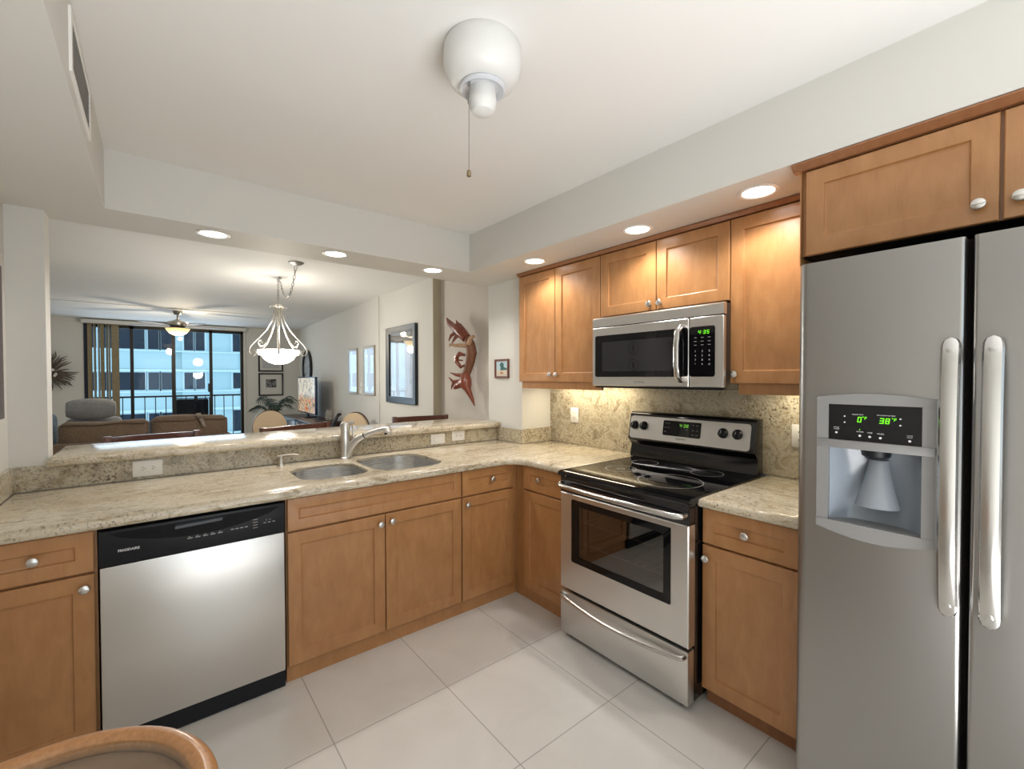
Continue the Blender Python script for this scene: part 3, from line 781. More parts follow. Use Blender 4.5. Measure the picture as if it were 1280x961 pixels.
for a in (.524, .592, 1.094, 1.172):
    m = MB(BG); n = 20
    L = []
    for r, h in ((.027, .005), (.027, .011), (.024, .014), (.021, .026), (.018, .028)):
        L.append([(a+r*math.cos(2*PI*k/n), h, 1.128+r*math.sin(2*PI*k/n)) for k in range(n)])
    m.loops(L); m.box(a-.0035, a+.0035, .026, .034, 1.110, 1.146, .001)
    kb = obj('knob', m, M['black'], bg)
    obj('pointer', MB(BG).box(a-.001, a+.001, .034, .0345, 1.130, 1.145), M['print'], kb)

# ------------------------------------------------------------------ microwave
mwv = thing('microwave', 'stainless over-the-range microwave with black window and keypad', 'microwave', (.45, -.865, 1.372))
MX = .215; A0, A1 = .470, 1.262
obj('housing', MB(STV).box(A0+.004, A1-.004, MX+.025, XW-.02, 1.380, 1.786), plain('microwave_side', (.03,.025,.022,1), .35), mwv)
m = MB(STV)
m.prism([(MX+.002, 1.731), (MX+.002, 1.779), (MX+.012, 1.787), (MX+.03, 1.787), (MX+.03, 1.731)], A0, A1, 'bc')
obj('top_grille', m, M['steel'], mwv)
m = MB(STV)
m.loops([[(x, y, z) for x, z in rrect(A0+i, 1.088-i, 1.384+i, 1.726-i, .006, 2)] for i, y in ((0, MX+.024), (0, MX+.003), (.003, MX))], True, True)
md = obj('door', m, M['steel'], mwv)
obj('window', MB(STV).prism(rrect(.492, 1.086, 1.436, 1.679, .012, 4), MX-.0016, MX+.0005), M['blackgloss'], md)
obj('window_mesh', MB(STV).prism(rrect(.545, 1.00, 1.468, 1.640, .006, 2), MX-.0022, MX-.0015), plain('screen_mesh', (.022,.022,.024,1), .12, 0, .5), md)
m = MB(STV)
for c in (1.595, 1.50):
    n = 30; L = []
    for rr in (.0305, .034): L.append([(.765+rr*math.cos(2*PI*k/n), MX-.0026, c+rr*math.sin(2*PI*k/n)) for k in range(n)])
    m.loops(L, False, False)
    m.box(.758, .772, MX-.0027, MX-.0022, c-.014, c+.014)
obj('round_marks', m, M['gap'], md)
m = MB(STV)
m.tube([(1.056, MX, 1.690), (1.056, MX-.020, 1.686), (1.052, MX-.042, 1.660), (1.050, MX-.049, 1.60), (1.050, MX-.050, 1.55), (1.050, MX-.049, 1.49), (1.052, MX-.042, 1.44), (1.056, MX-.020, 1.417), (1.056, MX, 1.413)], [.017]*9, 12, flat=.6)
obj('handle', m, M['polish'], md)
obj('brand_lettering', MB(STV).text('FRIGIDAIRE', .80, MX-.0006, 1.403, .013, bold=.0004), M['greyprint'], md)
m = MB(STV)
m.loops([[(x, y, z) for x, z in rrect(1.092+i, A1-i, 1.384+i, 1.726-i, .006, 2)] for i, y in ((0, MX+.024), (0, MX+.003), (.003, MX))], True, True)
kp = obj('control_panel', m, M['steel'], mwv)
obj('keypad', MB(STV).prism(rrect(1.094, 1.222, 1.436, 1.680, .012, 4), MX-.0016, MX+.0005), M['blackgloss'], kp)
obj('clock_digits', MB(STV).digits('4:35', 1.138, MX-.0022, 1.643, .018, .011, .0065, .0022), M['green'], kp)
m = MB(STV)
for r_ in range(3):
    for c_ in range(3): m.box(1.118+c_*.035, 1.131+c_*.035, MX-.0021, MX-.0015, 1.625-r_*.018, 1.6275-r_*.018)
obj('panel_print', m, M['greyprint'], kp)
m = MB(STV)
for r_, row in enumerate(('123', '456', '789', '*0#')):
    for c_, ch in enumerate(row): m.text(ch, 1.125+c_*.035, MX-.0021, 1.556-r_*.021, .013)
obj('key_numbers', m, M['print'], kp)
obj('seam', MB(STV).box(A0+.004, A1-.004, MX+.004, MX+.03, 1.7262, 1.7308).box(1.0882, 1.0918, MX+.004, MX+.03, 1.386, 1.726), M['gap'], mwv)
obj('base_plate', MB(STV).box(A0+.01, A1-.01, MX+.02, XW-.02, 1.372, 1.379), M['black'], mwv)

# ------------------------------------------------------------------ refrigerator
fr = thing('refrigerator', 'stainless side-by-side refrigerator with an ice and water dispenser', 'refrigerator', (.25, -2.15, 0))
obj('body', MB(STV).box(1.705, 2.615, -.150, XW-.03, .03, 1.775), plain('fridge_side', (.05,.05,.052,1), .5), fr)
FX = -.238
def fdoor(a0, a1, hole=None, z0=.09, z1=1.79, r=.03):
    """door with rounded vertical edges; profile in plan"""
    plan = [(-.155, a0), (FX+r, a0)] + [(FX+r-r*math.sin(PI/2*k/6), a0+r-r*math.cos(PI/2*k/6)) for k in range(1, 7)]
    plan2 = [(FX+r*.5-r*.5*math.sin(PI/2*k/4), a1-r*.5+r*.5*math.cos(PI/2*k/4)) for k in range(4, -1, -1)] + [(-.155, a1)]
    return plan, plan2
def door_solid(m, a0, a1, c0, c1, ra, rb):
    """box a0..a1 with front corner radii ra (left) and rb (right)"""
    pl = [(a0, -.155)]
    pl += [(a0+ra*(1-math.cos(PI/2*k/6)), FX+ra*(1-math.sin(PI/2*k/6))) for k in range(7)] if ra else [(a0, FX)]
    pl += [(a1-rb*(1-math.sin(PI/2*k/6)), FX+rb*(1-math.cos(PI/2*k/6))) for k in range(7)] if rb else [(a1, FX)]
    pl += [(a1, -.155)]
    m.prism(pl, c0, c1, 'ab')
HA0, HA1, HC0, HC1 = 1.806, 2.018, .995, 1.222
m = MB(STV)
door_solid(m, 1.715, 2.094, .09, HC0, .03, .010)
door_solid(m, 1.715, 2.094, HC1, 1.792, .03, .010)
door_solid(m, 1.715, HA0, HC0, HC1, .03, 0)
door_solid(m, HA1, 2.094, HC0, HC1, 0, .010)
fdl = obj('freezer_door', m, M['steel_fr'], fr)
m = MB(STV); door_solid(m, 2.108, 2.62, .09, 1.792, .010, .03)
fdr = obj('fresh_food_door', m, M['steel_fr'], fr)
obj('door_gasket', MB(STV).box(2.094, 2.108, -.20, -.156, .09, 1.79), M['gap'], fr)
obj('base_grille', MB(STV).box(1.72, 2.61, -.19, -.151, .01, .085), M['black'], fr)
def fhandle(a, parent):
    m = MB(STV); n = 30; L = []
    for k in range(n+1):
        q = -math.cos(PI*k/n); z = 1.175+.36*q; t = abs(q)
        w = .0185*(1-.0*t) * (1 if t < .93 else math.sqrt(max(0, 1-((t-.93)/.07)**2))*.75+.25)
        out = .055-.030*t**4
        y = FX-out
        L.append([(a-w, y+.007, z), (a-w*.8, y+.002, z), (a-w*.4, y, z), (a+w*.4, y, z), (a+w*.8, y+.002, z), (a+w, y+.007, z), (a+w, y+.016, z), (a-w, y+.016, z)])
    m.loops(L)
    for z in (.86, 1.49): m.box(a-.009, a+.009, FX-.036, FX+.001, z-.018, z+.018, .004)
    obj('handle', m, M['polish'], parent)
fhandle(2.072, fdl); fhandle(2.146, fdr)
# dispenser bezel
zt, zb_ = 1.388, .962
def bz(a0, a1, c0, c1): return (a0, a1, c0, c1)
m = MB(STV)
D1 = FX-.012
m.box(1.776, HA0, D1, FX+.001, 1.0, 1.3535); m.box(HA1, 2.045, D1, FX+.001, 1.0, 1.3535)
m.box(1.776, 2.045, D1-.004, FX+.001, HC1, 1.247, .003)
top = [(1.776, 1.353)] + [(2.045, 1.353)] + [(2.045-.269*k/10, 1.374+.012*math.sin(PI*k/10)) for k in range(11)]
m.prism(top, D1, FX+.001)
bot = [(1.776+.269*k/10, .982-.022*math.sin(PI*k/10)-.004) for k in range(11)] + [(2.045, 1.001), (1.776, 1.001)]
m.prism(bot, D1-.002, FX+.001)
bzo = obj('dispenser_bezel', m, M['steel_d'], fdl)
obj('display_panel', MB(STV).box(HA0, HA1, D1+.003, FX, 1.247, 1.354), M['blackgloss'], bzo)
m = MB(STV)
m.digits('0', 1.876, D1+.0022, 1.302, .016, .0095, .003, .0024)
m.digits('38', 1.927, D1+.0022, 1.302, .016, .0095, .003, .0024)
for a in (1.890, 1.956): m.digits('F', a+.003, D1+.0022, 1.311, .008, .005, .001, .0014); m.box(a-.001, a+.0015, D1+.0022, D1+.0028, 1.317, 1.3195)
m.box(1.8815, 1.8835, D1+.0022, D1+.0028, 1.280, 1.2825)
obj('temperature_digits', m, M['green'], bzo)
m = MB(STV)
m.text('FREEZER TEMP', 1.877, D1+.0024, 1.323, .0042); m.text('REFRIGERATOR TEMP', 1.942, D1+.0024, 1.324, .0042)
m.text('POWER', 1.826, D1+.0024, 1.282, .004); m.text('ON/OFF', 1.826, D1+.0024, 1.277, .004)
m.text('WATER', 1.883, D1+.0024, 1.273, .005); m.text('CUBE', 1.906, D1+.0024, 1.272, .005); m.text('CRUSH', 1.930, D1+.0024, 1.271, .005)
m.text('LIGHT', 1.993, D1+.0024, 1.272, .0045); m.text('LOCK', 1.993, D1+.0024, 1.267, .0045)
for a, c in ((1.826,1.268),(1.883,1.263),(1.906,1.262),(1.930,1.261),(1.993,1.259)):
    m.cyl((a, D1+.0018, c), .0032, .0007, 'b', 12)
for a in (1.846, 1.973):
    for c in (1.318, 1.300): m.cyl((a, D1+.0018, c), .0022, .0007, 'b', 8)
obj('panel_print', m, M['print'], bzo)
# cavity: curved recess
m = MB(STV); L = []
for k in range(11):
    a = HA0+(HA1-HA0)*k/10; dpt = .085*math.sin(PI*k/10)**.6 if 0 < k < 10 else 0
    L.append([(a, FX+.002+dpt*.75, HC0+.004), (a, FX+.004+dpt, HC0+.06), (a, FX+.004+dpt*.95, HC1-.06), (a, FX+.002+dpt*.7, HC1)])
m.loops(L, False, False, closed=False)
obj('dispenser_recess', m, M['drip'], bzo)
obj('back_plate', MB(STV).box(HA0-.002, HA1+.002, -.153, -.150, HC0-.002, HC1+.002), M['drip'], bzo)
obj('floor_tray', MB(STV).prism([(HA0+.001, FX-.004), (HA1-.001, FX-.004), (HA1-.02, FX+.055), (HA0+.02, FX+.055)], HC0-.001, HC0+.007, 'ab'), M['steel_d'], bzo)
m = MB(STV); m.lathe([(.036, 0), (.034, -.018), (.022, -.028), (0, -.030)], (1.912, FX+.035, HC1))
obj('nozzle', m, M['black'], bzo)
m = MB(STV); L = []
for k in range(13):
    t = k/12; z = HC1-.035-.135*t; w = .024+.030*t**1.3
    L.append([(1.912+w*math.cos(PI*j/8), FX+.050-.040*math.sin(PI*j/8)*(.5+.6*t)+.02*(1-t), z) for j in range(9)])
m.loops(L, False, False, closed=False)
obj('dispenser_paddle', m, plain('clear_paddle', (.26,.29,.33,1), .12, 0, .6), bzo)

# ------------------------------------------------------------------ downlights
def downlight(x, y, label, first=[None]):
    if first[0] is None:
        t = thing('recessed_downlight', label, 'ceiling light', (x, y, ZS), None)
        m = MB(); m.lathe([(.078, -.001), (.078, -.004), (.066, -.006), (.060, -.003), (.060, -.001)], (x, y, ZS), 'z', 32, False)
        obj('trim_ring', m, M['white'], t)
        obj('lens', MB().lathe([(.060, -.0015), (.059, -.003), (0, -.0032)], (x, y, ZS), 'z', 32), M['lamp'], t)
        first[0] = t
    else:
        t = copy_tree(first[0]); t.location = (x, y, ZS); t['label'] = label
    l = light('downlight_beam', 'SPOT', (x, y, ZS-.012), P_DOWN, WARM, .05, spot_size=math.radians(150), spot_blend=.6)
    return t
downlight(-1.591, .617, 'recessed ceiling light over the left end of the bar')
downlight(-.959, .607, 'recessed ceiling light over the middle of the bar, near the hanging lamp')
downlight(-.276, .605, 'recessed ceiling light over the right end of the bar, near the red wood carving')
downlight(.131, -.042, 'recessed ceiling light in front of the leftmost wall cabinet')
downlight(.130, -.848, 'recessed ceiling light in front of the microwave')
downlight(.121, -1.448, 'recessed ceiling light nearest the refrigerator')
# under-cabinet lights
for i, (a0, a1, lab) in enumerate(((-.22, .44, 'under-cabinet light strip left of the microwave'), (1.36, 1.60, 'under-cabinet light strip beside the refrigerator'))):
    t = thing('under_cabinet_light', lab, 'light strip', (.56, -(a0+a1)/2, 1.385))
    obj('housing', MB(STV).box(a0, a1, .54, .60, 1.388, 1.4045, .003), M['white'], t)
    obj('diffuser', MB(STV).box(a0+.01, a1-.01, .548, .592, 1.384, 1.388), M['ucl'], t)
    light('under_cabinet_beam', 'AREA', (.57, -(a0+a1)/2, 1.381), 1.0*(a1-a0)/.3, (1, .89, .68), .05, a1-a0)

# kitchen ceiling fixture
kf = thing('ceiling_fan_hub', 'white ceiling fan motor housing with no blades and a pull chain, in the ceiling recess', 'ceiling fixture', (-1.025, -1.085, ZC))
kx, ky = -1.025, -1.085
m = MB(); m.lathe([(.117, 0), (.121, -.006), (.123, -.03), (.123, -.062), (.118, -.085), (.104, -.106), (.086, -.119), (.074, -.123), (.0, -.123)], (kx, ky, ZC), 'z', 48)
obj('motor_housing', m, M['whitegloss'], kf)
m = MB(); m.lathe([(.070, -.1235), (.073, -.128), (.072, -.134), (.066, -.138), (.056, -.134), (.050, -.128), (.0, -.128)], (kx, ky, ZC), 'z', 40)
obj('lower_ring', m, plain('grey_white_ring', (.56,.58,.62,1), .3), kf)
m = MB(); m.lathe([(.041, -.128), (.042, -.158), (.044, -.166), (.043, -.185), (.034, -.202), (.016, -.210), (0, -.211)], (kx, ky, ZC), 'z', 32)
obj('switch_housing', m, M['whitegloss'], kf)
m = MB(); px, py = kx-.060, ky-.012
m.tube([(px, py, ZC-.134), (px, py, ZC-.148)], .0045, 8); m.tube([(px, py, ZC-.148), (px-.001, py, ZC-.405)], .0011, 6)
m.lathe([(.002, .003), (.0045, 0), (.0045, -.012), (.002, -.016)], (px, py, ZC-.19), 'z', 10)
ch = obj('pull_chain', m, M['gunmetal'], kf)
m = MB().lathe([(.001, .002), (.006, -.002), (.0075, -.012), (.0065, -.020), (0, -.023)], (px-.001, py, ZC-.405), 'z', 12)
obj('chain_fob', m, plain('brass_fob', (.32,.25,.16,1), .3, .9), ch)
# vent in the recess side
vt = thing('air_vent', 'white air vent grille on the left side of the ceiling recess', 'vent', (TX0, -.35, 2.255))
VF = lambda a, b, c: (TX0+(.0125-b)*.5, a, c)
m = MB(VF)
for q in ((-.575, -.555, 2.258, 2.432), (-.14, -.12, 2.258, 2.432)): m.box(q[0], q[1], 0, .0125, q[2], q[3])
m.box(-.555, -.14, 0, .0125, 2.258, 2.274); m.box(-.555, -.14, 0, .0125, 2.416, 2.432)
obj('frame', m, M['white'], vt)
obj('duct_opening', MB(VF).box(-.555, -.14, .0118, .0122, 2.274, 2.416), plain('duct_shadow', (.25,.25,.25,1), .8), vt)
m = MB(VF)
for k in range(9): m.prism([(.002, 2.279+k*.0155), (.0105, 2.286+k*.0155), (.0105, 2.288+k*.0155), (.002, 2.281+k*.0155)], -.555, -.14, 'bc')
obj('louvre', m, M['white'], vt)

# ------------------------------------------------------------------ glass-topped rattan table, bottom left
tb = thing('rattan_table', 'rattan table with a rounded rim and glass top in the bottom left corner', 'table', (-2.06, -1.5, 0))
rim = []
for x, y in rrect(-2.315, -1.785, -2.0, -1.075, .24, 16): rim.append((x, y, .730))
obj('rim', MB().tube(rim, .0205, 14, closed=True), M['rattan'], tb)
rim2 = [(x, y, .703) for x, y in rrect(-2.289, -1.811, -1.974, -1.101, .214, 16)]
obj('lower_rim', MB().tube(rim2, .020, 12, closed=True), M['rattan_d'], tb)
obj('glass_top', MB().slab(rrect(-2.300, -1.800, -1.985, -1.090, .225, 12), [], .733, .741, .002), M['tableglass'], tb)
for x, y in ((-1.925, -1.140), (-2.25, -1.30), (-1.85, -1.75), (-2.25, -1.75)):
    cx_, cy_ = -2.05, -1.5
    lg = obj('leg', MB().tube([(x, y, .70), (x, y, .60), (x+(cx_-x)*.1, y+(cy_-y)*.1, .3), (x, y, 0.0)], [.018, .019, .019, .020], 12), M['rattan_d'], tb)
    m = MB()
    for k in range(5): m.tube([(x+.0225*math.cos(q), y+.0225*math.sin(q), .665-.014*k+.006*math.sin(q)) for q in [2*PI*i/12 for i in range(12)]], .005, 6, closed=True)
    obj('cane_wrapping', m, M['pale_wood'], lg)

# ------------------------------------------------------------------ pictures
def picture(name, label, f, d, a0, a1, c0, c1, fw, frame, mat, art, depth=.025, glass=True, art_in=None, lip=None):
    """f maps (a, depth away from wall, c)"""
    t = thing(name, label, 'picture', f((a0+a1)/2, 0, c0))
    m = MB(f)
    m.loops([[(x0, y, z0), (x1, y, z0), (x1, y, z1), (x0, y, z1)] for i, y in ((0, .0), (0, depth*.9), (.004, depth), (fw*.5, depth*.8), (fw, depth*.75), (fw, .006)) for x0, x1, z0, z1 in ((a0+i, a1-i, c0+i, c1-i),)], True, False)
    obj('frame', m, frame, t)
    obj('mat_board', MB(f).box(a0+fw, a1-fw, .004, .008, c0+fw, c1-fw), mat, t)
    if art:
        w = art_in or (a0+fw*2.4, a1-fw*2.4, c0+fw*2.4, c1-fw*2.4)
        obj('print', MB(f).box(w[0], w[1], .008, .009, w[2], w[3]), art, t)
    if glass: obj('glazing', MB(f).box(a0+fw, a1-fw, .0105, .012, c0+fw, c1-fw), M['picglass'], t)
    return t
WP = lambda a, b, c: (.3745-b, a, c)
t = picture('small_picture', 'small beach picture in a red-brown frame on the pillar', WP, 0, .535, .716, 1.428, 1.582, .016, plain('redbrown_frame', (.12,.035,.022,1), .4), M['foam'], None, .018, glass=False)
obj('print', MB(WP).box(.557, .694, .0085, .0093, 1.448, 1.562), plain('beach_sky', (.40,.55,.62,1), .6), t)
pr_ = [x for x in bpy.data.objects if x.parent == t and x.name.startswith('print')][0]
obj('sand', MB(WP).box(.557, .694, .0094, .0097, 1.448, 1.492), plain('beach_sand', (.60,.52,.42,1), .7), pr_)
obj('trees', MB(WP).prism([(.557, 1.495), (.645, 1.492), (.640, 1.515), (.652, 1.535), (.640, 1.553), (.615, 1.556), (.596, 1.540), (.60, 1.52), (.557, 1.505)], .0094, .0098), plain('beach_trees', (.04,.12,.11,1), .7), pr_)
obj('shells', MB(WP).prism([(.60, 1.465), (.625, 1.460), (.655, 1.468), (.64, 1.479), (.61, 1.478)], .0098, .0101), plain('shell_orange', (.45,.22,.12,1), .7), pr_)
WL = lambda a, b, c: (XL+b, a, c)
picture('woven_wall_frame', 'dark woven frame at the left edge, on the left kitchen wall', WL, 0, .05, 0.545, 1.265, 1.905, .14, M['weave'], M['weave'], None, .02, glass=False)
W3 = lambda a, b, c: (.43-b, a, c)
t = picture('large_framed_print', 'large upright print in a wide black frame on the dining room wall', W3, 0, 2.237, 3.037, 1.128, 2.038, .075, plain('blackblue_frame', (.012,.016,.024,1), .3), M['art_beige'], M['art_grey'], .035, art_in=(2.43, 2.84, 1.33, 1.84))
obj('inner_fillet', MB(W3).box(2.312, 2.962, .0085, .0095, 1.203, 1.211).box(2.312, 2.962, .0085, .0095, 1.955, 1.963).box(2.312, 2.320, .0085, .0095, 1.211, 1.955).box(2.954, 2.962, .0085, .0095, 1.211, 1.955), M['chrome'], t)
sl = (.635-.415)/5.1; ln = math.sqrt(1+sl*sl)
W4 = lambda a, b, c: (.415+sl*(a-3.3)-b/ln, a+b*sl/ln, c)
fs = plain('champagne_frame', (.34,.29,.23,1), .35, .4)
picture('narrow_framed_print', 'narrow champagne-framed print on the dining wall, left one of the pair', W4, 0, 4.15, 4.60, 1.19, 1.86, .035, fs, M['art_blue'], M['art_grey'], .02, art_in=(4.24, 4.45, 1.28, 1.5))
picture('narrow_framed_print', 'narrow champagne-framed print on the dining wall, right one of the pair', W4, 0, 3.42, 3.88, 1.19, 1.86, .035, fs, M['art_blue'], M['art_grey'], .02, art_in=(3.52, 3.78, 1.34, 1.7))
W5 = lambda a, b, c: (a, 8.4-b, c)
bf = plain('black_picture_frame', (.01,.01,.014,1), .35)
picture('square_framed_print', 'black-framed print on the far wall, the upper one, half hidden behind the hanging lamp', W5, 0, -.14, .335, 1.56, 2.0, .03, bf, M['foam'], M['art_grey'], .02, glass=False)
picture('square_framed_print', 'black-framed harbour print on the far wall, the lower one above the palm', W5, 0, -.14, .335, 1.045, 1.53, .03, bf, M['foam'], M['art_dark'], .02, glass=False, art_in=(0.0, .20, 1.22, 1.40))
ps = thing('light_switch', 'tiny white wall controls between the two narrow framed prints', 'light switch', W4(4.0, 0, 1.25))
obj('switch_plate', MB(W4).box(3.97, 4.04, 0, .008, 1.30, 1.36, .002), M['white'], ps)
obj('dial', MB(W4).box(3.975, 4.035, 0, .012, 1.20, 1.26, .004), M['white'], ps)
# wall clock
ck_ = thing('wall_clock', 'large round clock with roman numerals high on the right living room wall, above the television', 'clock', (.66, 7.35, 1.26))
CY = 8.4
WC = lambda a, b, c: W4(a, b, c)
CA, CC = 7.35, 1.62
def disc(r, b, n=48): return [(CA+r*math.cos(2*PI*k/n), b, CC+r*math.sin(2*PI*k/n)) for k in range(n)]
mr_ = MB(WC); mr_.loops([disc(.36, .001), disc(.365, .045), disc(.35, .055), disc(.325, .045), disc(.32, .015)], True, False); obj('rim', mr_, bf, ck_)
mf = MB(WC); mf.loops([disc(.322, .012), disc(.322, .018)]); obj('face', mf, plain('clock_face', (.42,.44,.46,1), .5), ck_)
WT = lambda a, b, c: W4(2*CA-a, b, c)      # mirrored so the figures read left to right
m = MB(WT)
for k, nn in enumerate(('XII','I','II','III','IV','V','VI','VII','VIII','IX','X','XI')):
    a = PI/2 - k*PI/6
    m.text(nn, CA+.245*math.cos(a), .020, CC-.033+.245*math.sin(a), .09)
obj('numerals', m, bf, ck_)
mh = MB(WC); mh.prism([(CA-.005,CC),(CA+.005,CC),(CA+.09,CC-.13),(CA+.08,CC-.135)], .021, .023).prism([(CA-.005,CC-.005),(CA,CC+.005),(CA-.19,CC+.07),(CA-.195,CC+.06)], .021, .023)
obj('hands', mh, bf, ck_)
# starburst driftwood wreath
sb = thing('starburst_wall_art', 'spiky driftwood starburst on the far wall, left of the balcony doors', 'wall art', (-3.22, 8.38, 1.3))
rnd = random.Random(3); m = MB()
for k in range(64):
    a = rnd.uniform(0, 2*PI); r1 = rnd.uniform(.24, .37); b_ = rnd.uniform(-.3, .3); r0 = rnd.uniform(.03, .10)
    pts = []
    for j in range(5):
        t_ = j/4; r = r0+(r1-r0)*t_; aa = a+b_*math.sin(t_*2.2)+rnd.uniform(-.04,.04)
        pts.append((-3.22+r*math.cos(aa), 8.37-.05*math.sin(t_*PI)-rnd.uniform(0,.02), 1.53+r*math.sin(aa)))
    m.tube(pts, [.013, .013, .011, .009, .004], 6)
obj('twigs', m, M['twig'], sb)
m = MB()
for k in range(12):
    a = rnd.uniform(0, 2*PI); r = rnd.uniform(0, .1)
    c = (-3.22+r*math.cos(a), 8.33, 1.53+r*math.sin(a)); m.lathe([(.0, -.025), (.02, -.018), (.026, 0), (.02, .018), (0, .025)], c, 'b', 10)
obj('shells', m, M['shell'], sb)
# red wood sculpture
sc = thing('driftwood_sculpture', 'carved red driftwood branch with fish hanging on the narrow wall beside the pillar', 'sculpture', (.50, 1.4, 1.2))
SX = .524
def SP(u, v, off):   # pixel-free layout on the wall: u towards the far end (0..1), v up
    return (SX-off*.85-.02, 1.13+u*.78, 1.17+(v-1.05)*.86)
m = MB()
m.tube([SP(.14, 1.80, .10), SP(.10, 1.72, .07), SP(.085, 1.62, .06), SP(.12, 1.52, .06), SP(.17, 1.42, .07), SP(.19, 1.34, .08), SP(.16, 1.26, .07)], [.036, .044, .050, .044, .040, .036, .025], 12)
obj('trunk', m, M['bark'], sc)
m = MB()
m.tube([SP(.13, 1.78, .10), SP(.20, 1.84, .12), SP(.28, 1.90, .13), SP(.34, 1.915, .14), SP(.43, 1.97, .15), SP(.50, 2.03, .15)], [.045, .052, .055, .034, .028, .006], 12)
m.tube([SP(.29, 1.90, .12), SP(.285, 1.96, .13), SP(.31, 1.99, .13)], [.02, .012, .003], 8)
m.tube([SP(.30, 1.86, .13), SP(.36, 1.82, .17), SP(.38, 1.76, .19)], [.022, .015, .004], 8)
m.tube([SP(.24, 1.84, .13), SP(.28, 1.78, .17), SP(.30, 1.73, .19)], [.022, .014, .004], 8)
fsh = obj('upper_fish', m, M['mullet'], sc)
m = MB()
m.tube([SP(.17, 1.40, .09), SP(.16, 1.33, .10), SP(.13, 1.27, .11), SP(.10, 1.22, .10), SP(.06, 1.12, .07), SP(.045, 1.05, .05)], [.04, .06, .055, .03, .017, .004], 12)
m.tube([SP(.16, 1.30, .12), SP(.25, 1.27, .15), SP(.30, 1.235, .16), SP(.28, 1.225, .15)], [.045, .035, .015, .003], 10)
m.tube([SP(.19, 1.375, .10), SP(.30, 1.385, .14), SP(.40, 1.41, .16)], [.022, .014, .004], 8)
m.tube([SP(.22, 1.32, .13), SP(.32, 1.31, .17), SP(.38, 1.36, .19)], [.016, .014, .004], 8)
m.tube([SP(.31, 1.31, .16), SP(.32, 1.26, .18), SP(.34, 1.22, .18)], [.014, .010, .003], 8)
obj('lower_fish', m, M['mullet'], sc)
m = MB()
m.tube([SP(.11, 1.70, .10), SP(.20, 1.705, .13), SP(.30, 1.71, .15), SP(.40, 1.725, .17)], [.024, .018, .016, .008], 8)
m.tube([SP(.30, 1.71, .15), SP(.34, 1.73, .17), SP(.39, 1.69, .18)], [.012, .009, .003], 8)
m.tube([SP(.08, 1.72, .10), SP(.02, 1.78, .11), SP(-.05, 1.79, .12), SP(-.09, 1.77, .12)], [.028, .02, .014, .004], 8)
obj('branch', m, M['pale_wood'], sc)
m = MB()
m.tube([SP(.16, 1.60, .10), SP(.22, 1.615, .14), SP(.27, 1.58, .15), SP(.27, 1.53, .15), SP(.21, 1.47, .13), SP(.16, 1.49, .10)], [.012, .022, .024, .022, .016, .01], 8)
m.tube([SP(.27, 1.55, .15), SP(.22, 1.545, .14), SP(.18, 1.54, .12)], [.010, .008, .006], 8)
obj('middle_fish', m, M['mullet'], sc)

# ------------------------------------------------------------------ pendant lamp
pd = thing('pendant_lamp', 'hanging bowl lamp with scrolled metal arms on a swagged chain', 'hanging lamp', (-.83, 2.9, 1.57))
PX, PY = -.83, 2.9
obj('glass_bowl', MB().lathe([(.0, 1.577), (.05, 1.579), (.10, 1.595), (.14, 1.625), (.162, 1.662), (.192, 1.672), (.200, 1.722), (.194, 1.724), (.186, 1.678), (.155, 1.668), (.13, 1.628), (.09, 1.602), (.0, 1.584)], (PX, PY, 0), 'z', 48), M['bowl'], pd)
obj('finial_hub', MB().lathe([(.0, 2.205), (.022, 2.20), (.045, 2.185), (.050, 2.175), (.03, 2.165), (.022, 2.15), (.0, 2.15)], (PX, PY, 0), 'z', 24).tube([(PX, PY, 2.20), (PX, PY, 2.235)], .006, 8), M['nickel'], pd)
obj('centre_rod', MB().tube([(PX, PY, 2.16), (PX, PY, 1.70)], .012, 10), M['nickel'], pd)
for k in range(8):
    a = math.radians(-11.2)+PI*k/4; ca, sa = math.cos(a), math.sin(a)
    P_ = lambda r, z: (PX+r*ca, PY+r*sa, z)
    if k % 2 == 0:
        pts = [P_(.05, 2.185), P_(.035, 2.15), P_(.04, 2.10), P_(.065, 2.02), P_(.11, 1.93), P_(.175, 1.85), P_(.23, 1.79), P_(.262, 1.745), P_(.270, 1.705), P_(.255, 1.672), P_(.228, 1.665), P_(.208, 1.682), P_(.21, 1.708), P_(.23, 1.708)]
    else:
        pts = [P_(.05, 2.185), P_(.03, 2.15), P_(.032, 2.08), P_(.06, 1.98), P_(.105, 1.87), P_(.16, 1.785), P_(.205, 1.748), P_(.245, 1.752), P_(.262, 1.778), P_(.25, 1.805), P_(.222, 1.808)]
    obj('scroll_arm', MB().tube(pts, .0065, 8), M['nickel'], pd)
m = MB()
for k in range(10):
    a = 2*PI*k/10; m.tube([(PX+.04*math.cos(a), PY+.04*math.sin(a), 2.18), (PX+.075*math.cos(a), PY+.075*math.sin(a), 2.172), (PX+.085*math.cos(a), PY+.085*math.sin(a), 2.158)], [.004, .006, .002], 6)
obj('leaf_collar', m, M['nickel'], pd)
m = MB()
hook = Vector((-.812, 2.898, 2.46)); can = Vector((-.834, 2.129, 2.45))
path = [Vector((PX, PY, 2.24+.22*i/8)) for i in range(9)]
n = 24
for i in range(1, n+1):
    t_ = i/n; p = hook.lerp(can, t_); p.z -= .24*4*t_*(1-t_); path.append(p)
for i in range(len(path)-1):
    p, q = path[i], path[i+1]; c = (p+q)/2; d = (q-p).normalized(); L_ = (q-p).length*.62
    up = Vector((1,0,0)) if i % 2 else d.cross(Vector((1,0,0))).normalized()
    m.tube([c+d*L_*math.cos(a)+up*.010*math.sin(a) for a in [2*PI*j/10 for j in range(10)]], .0028, 5, closed=True)
obj('chain', m, M['gunmetal'], pd)
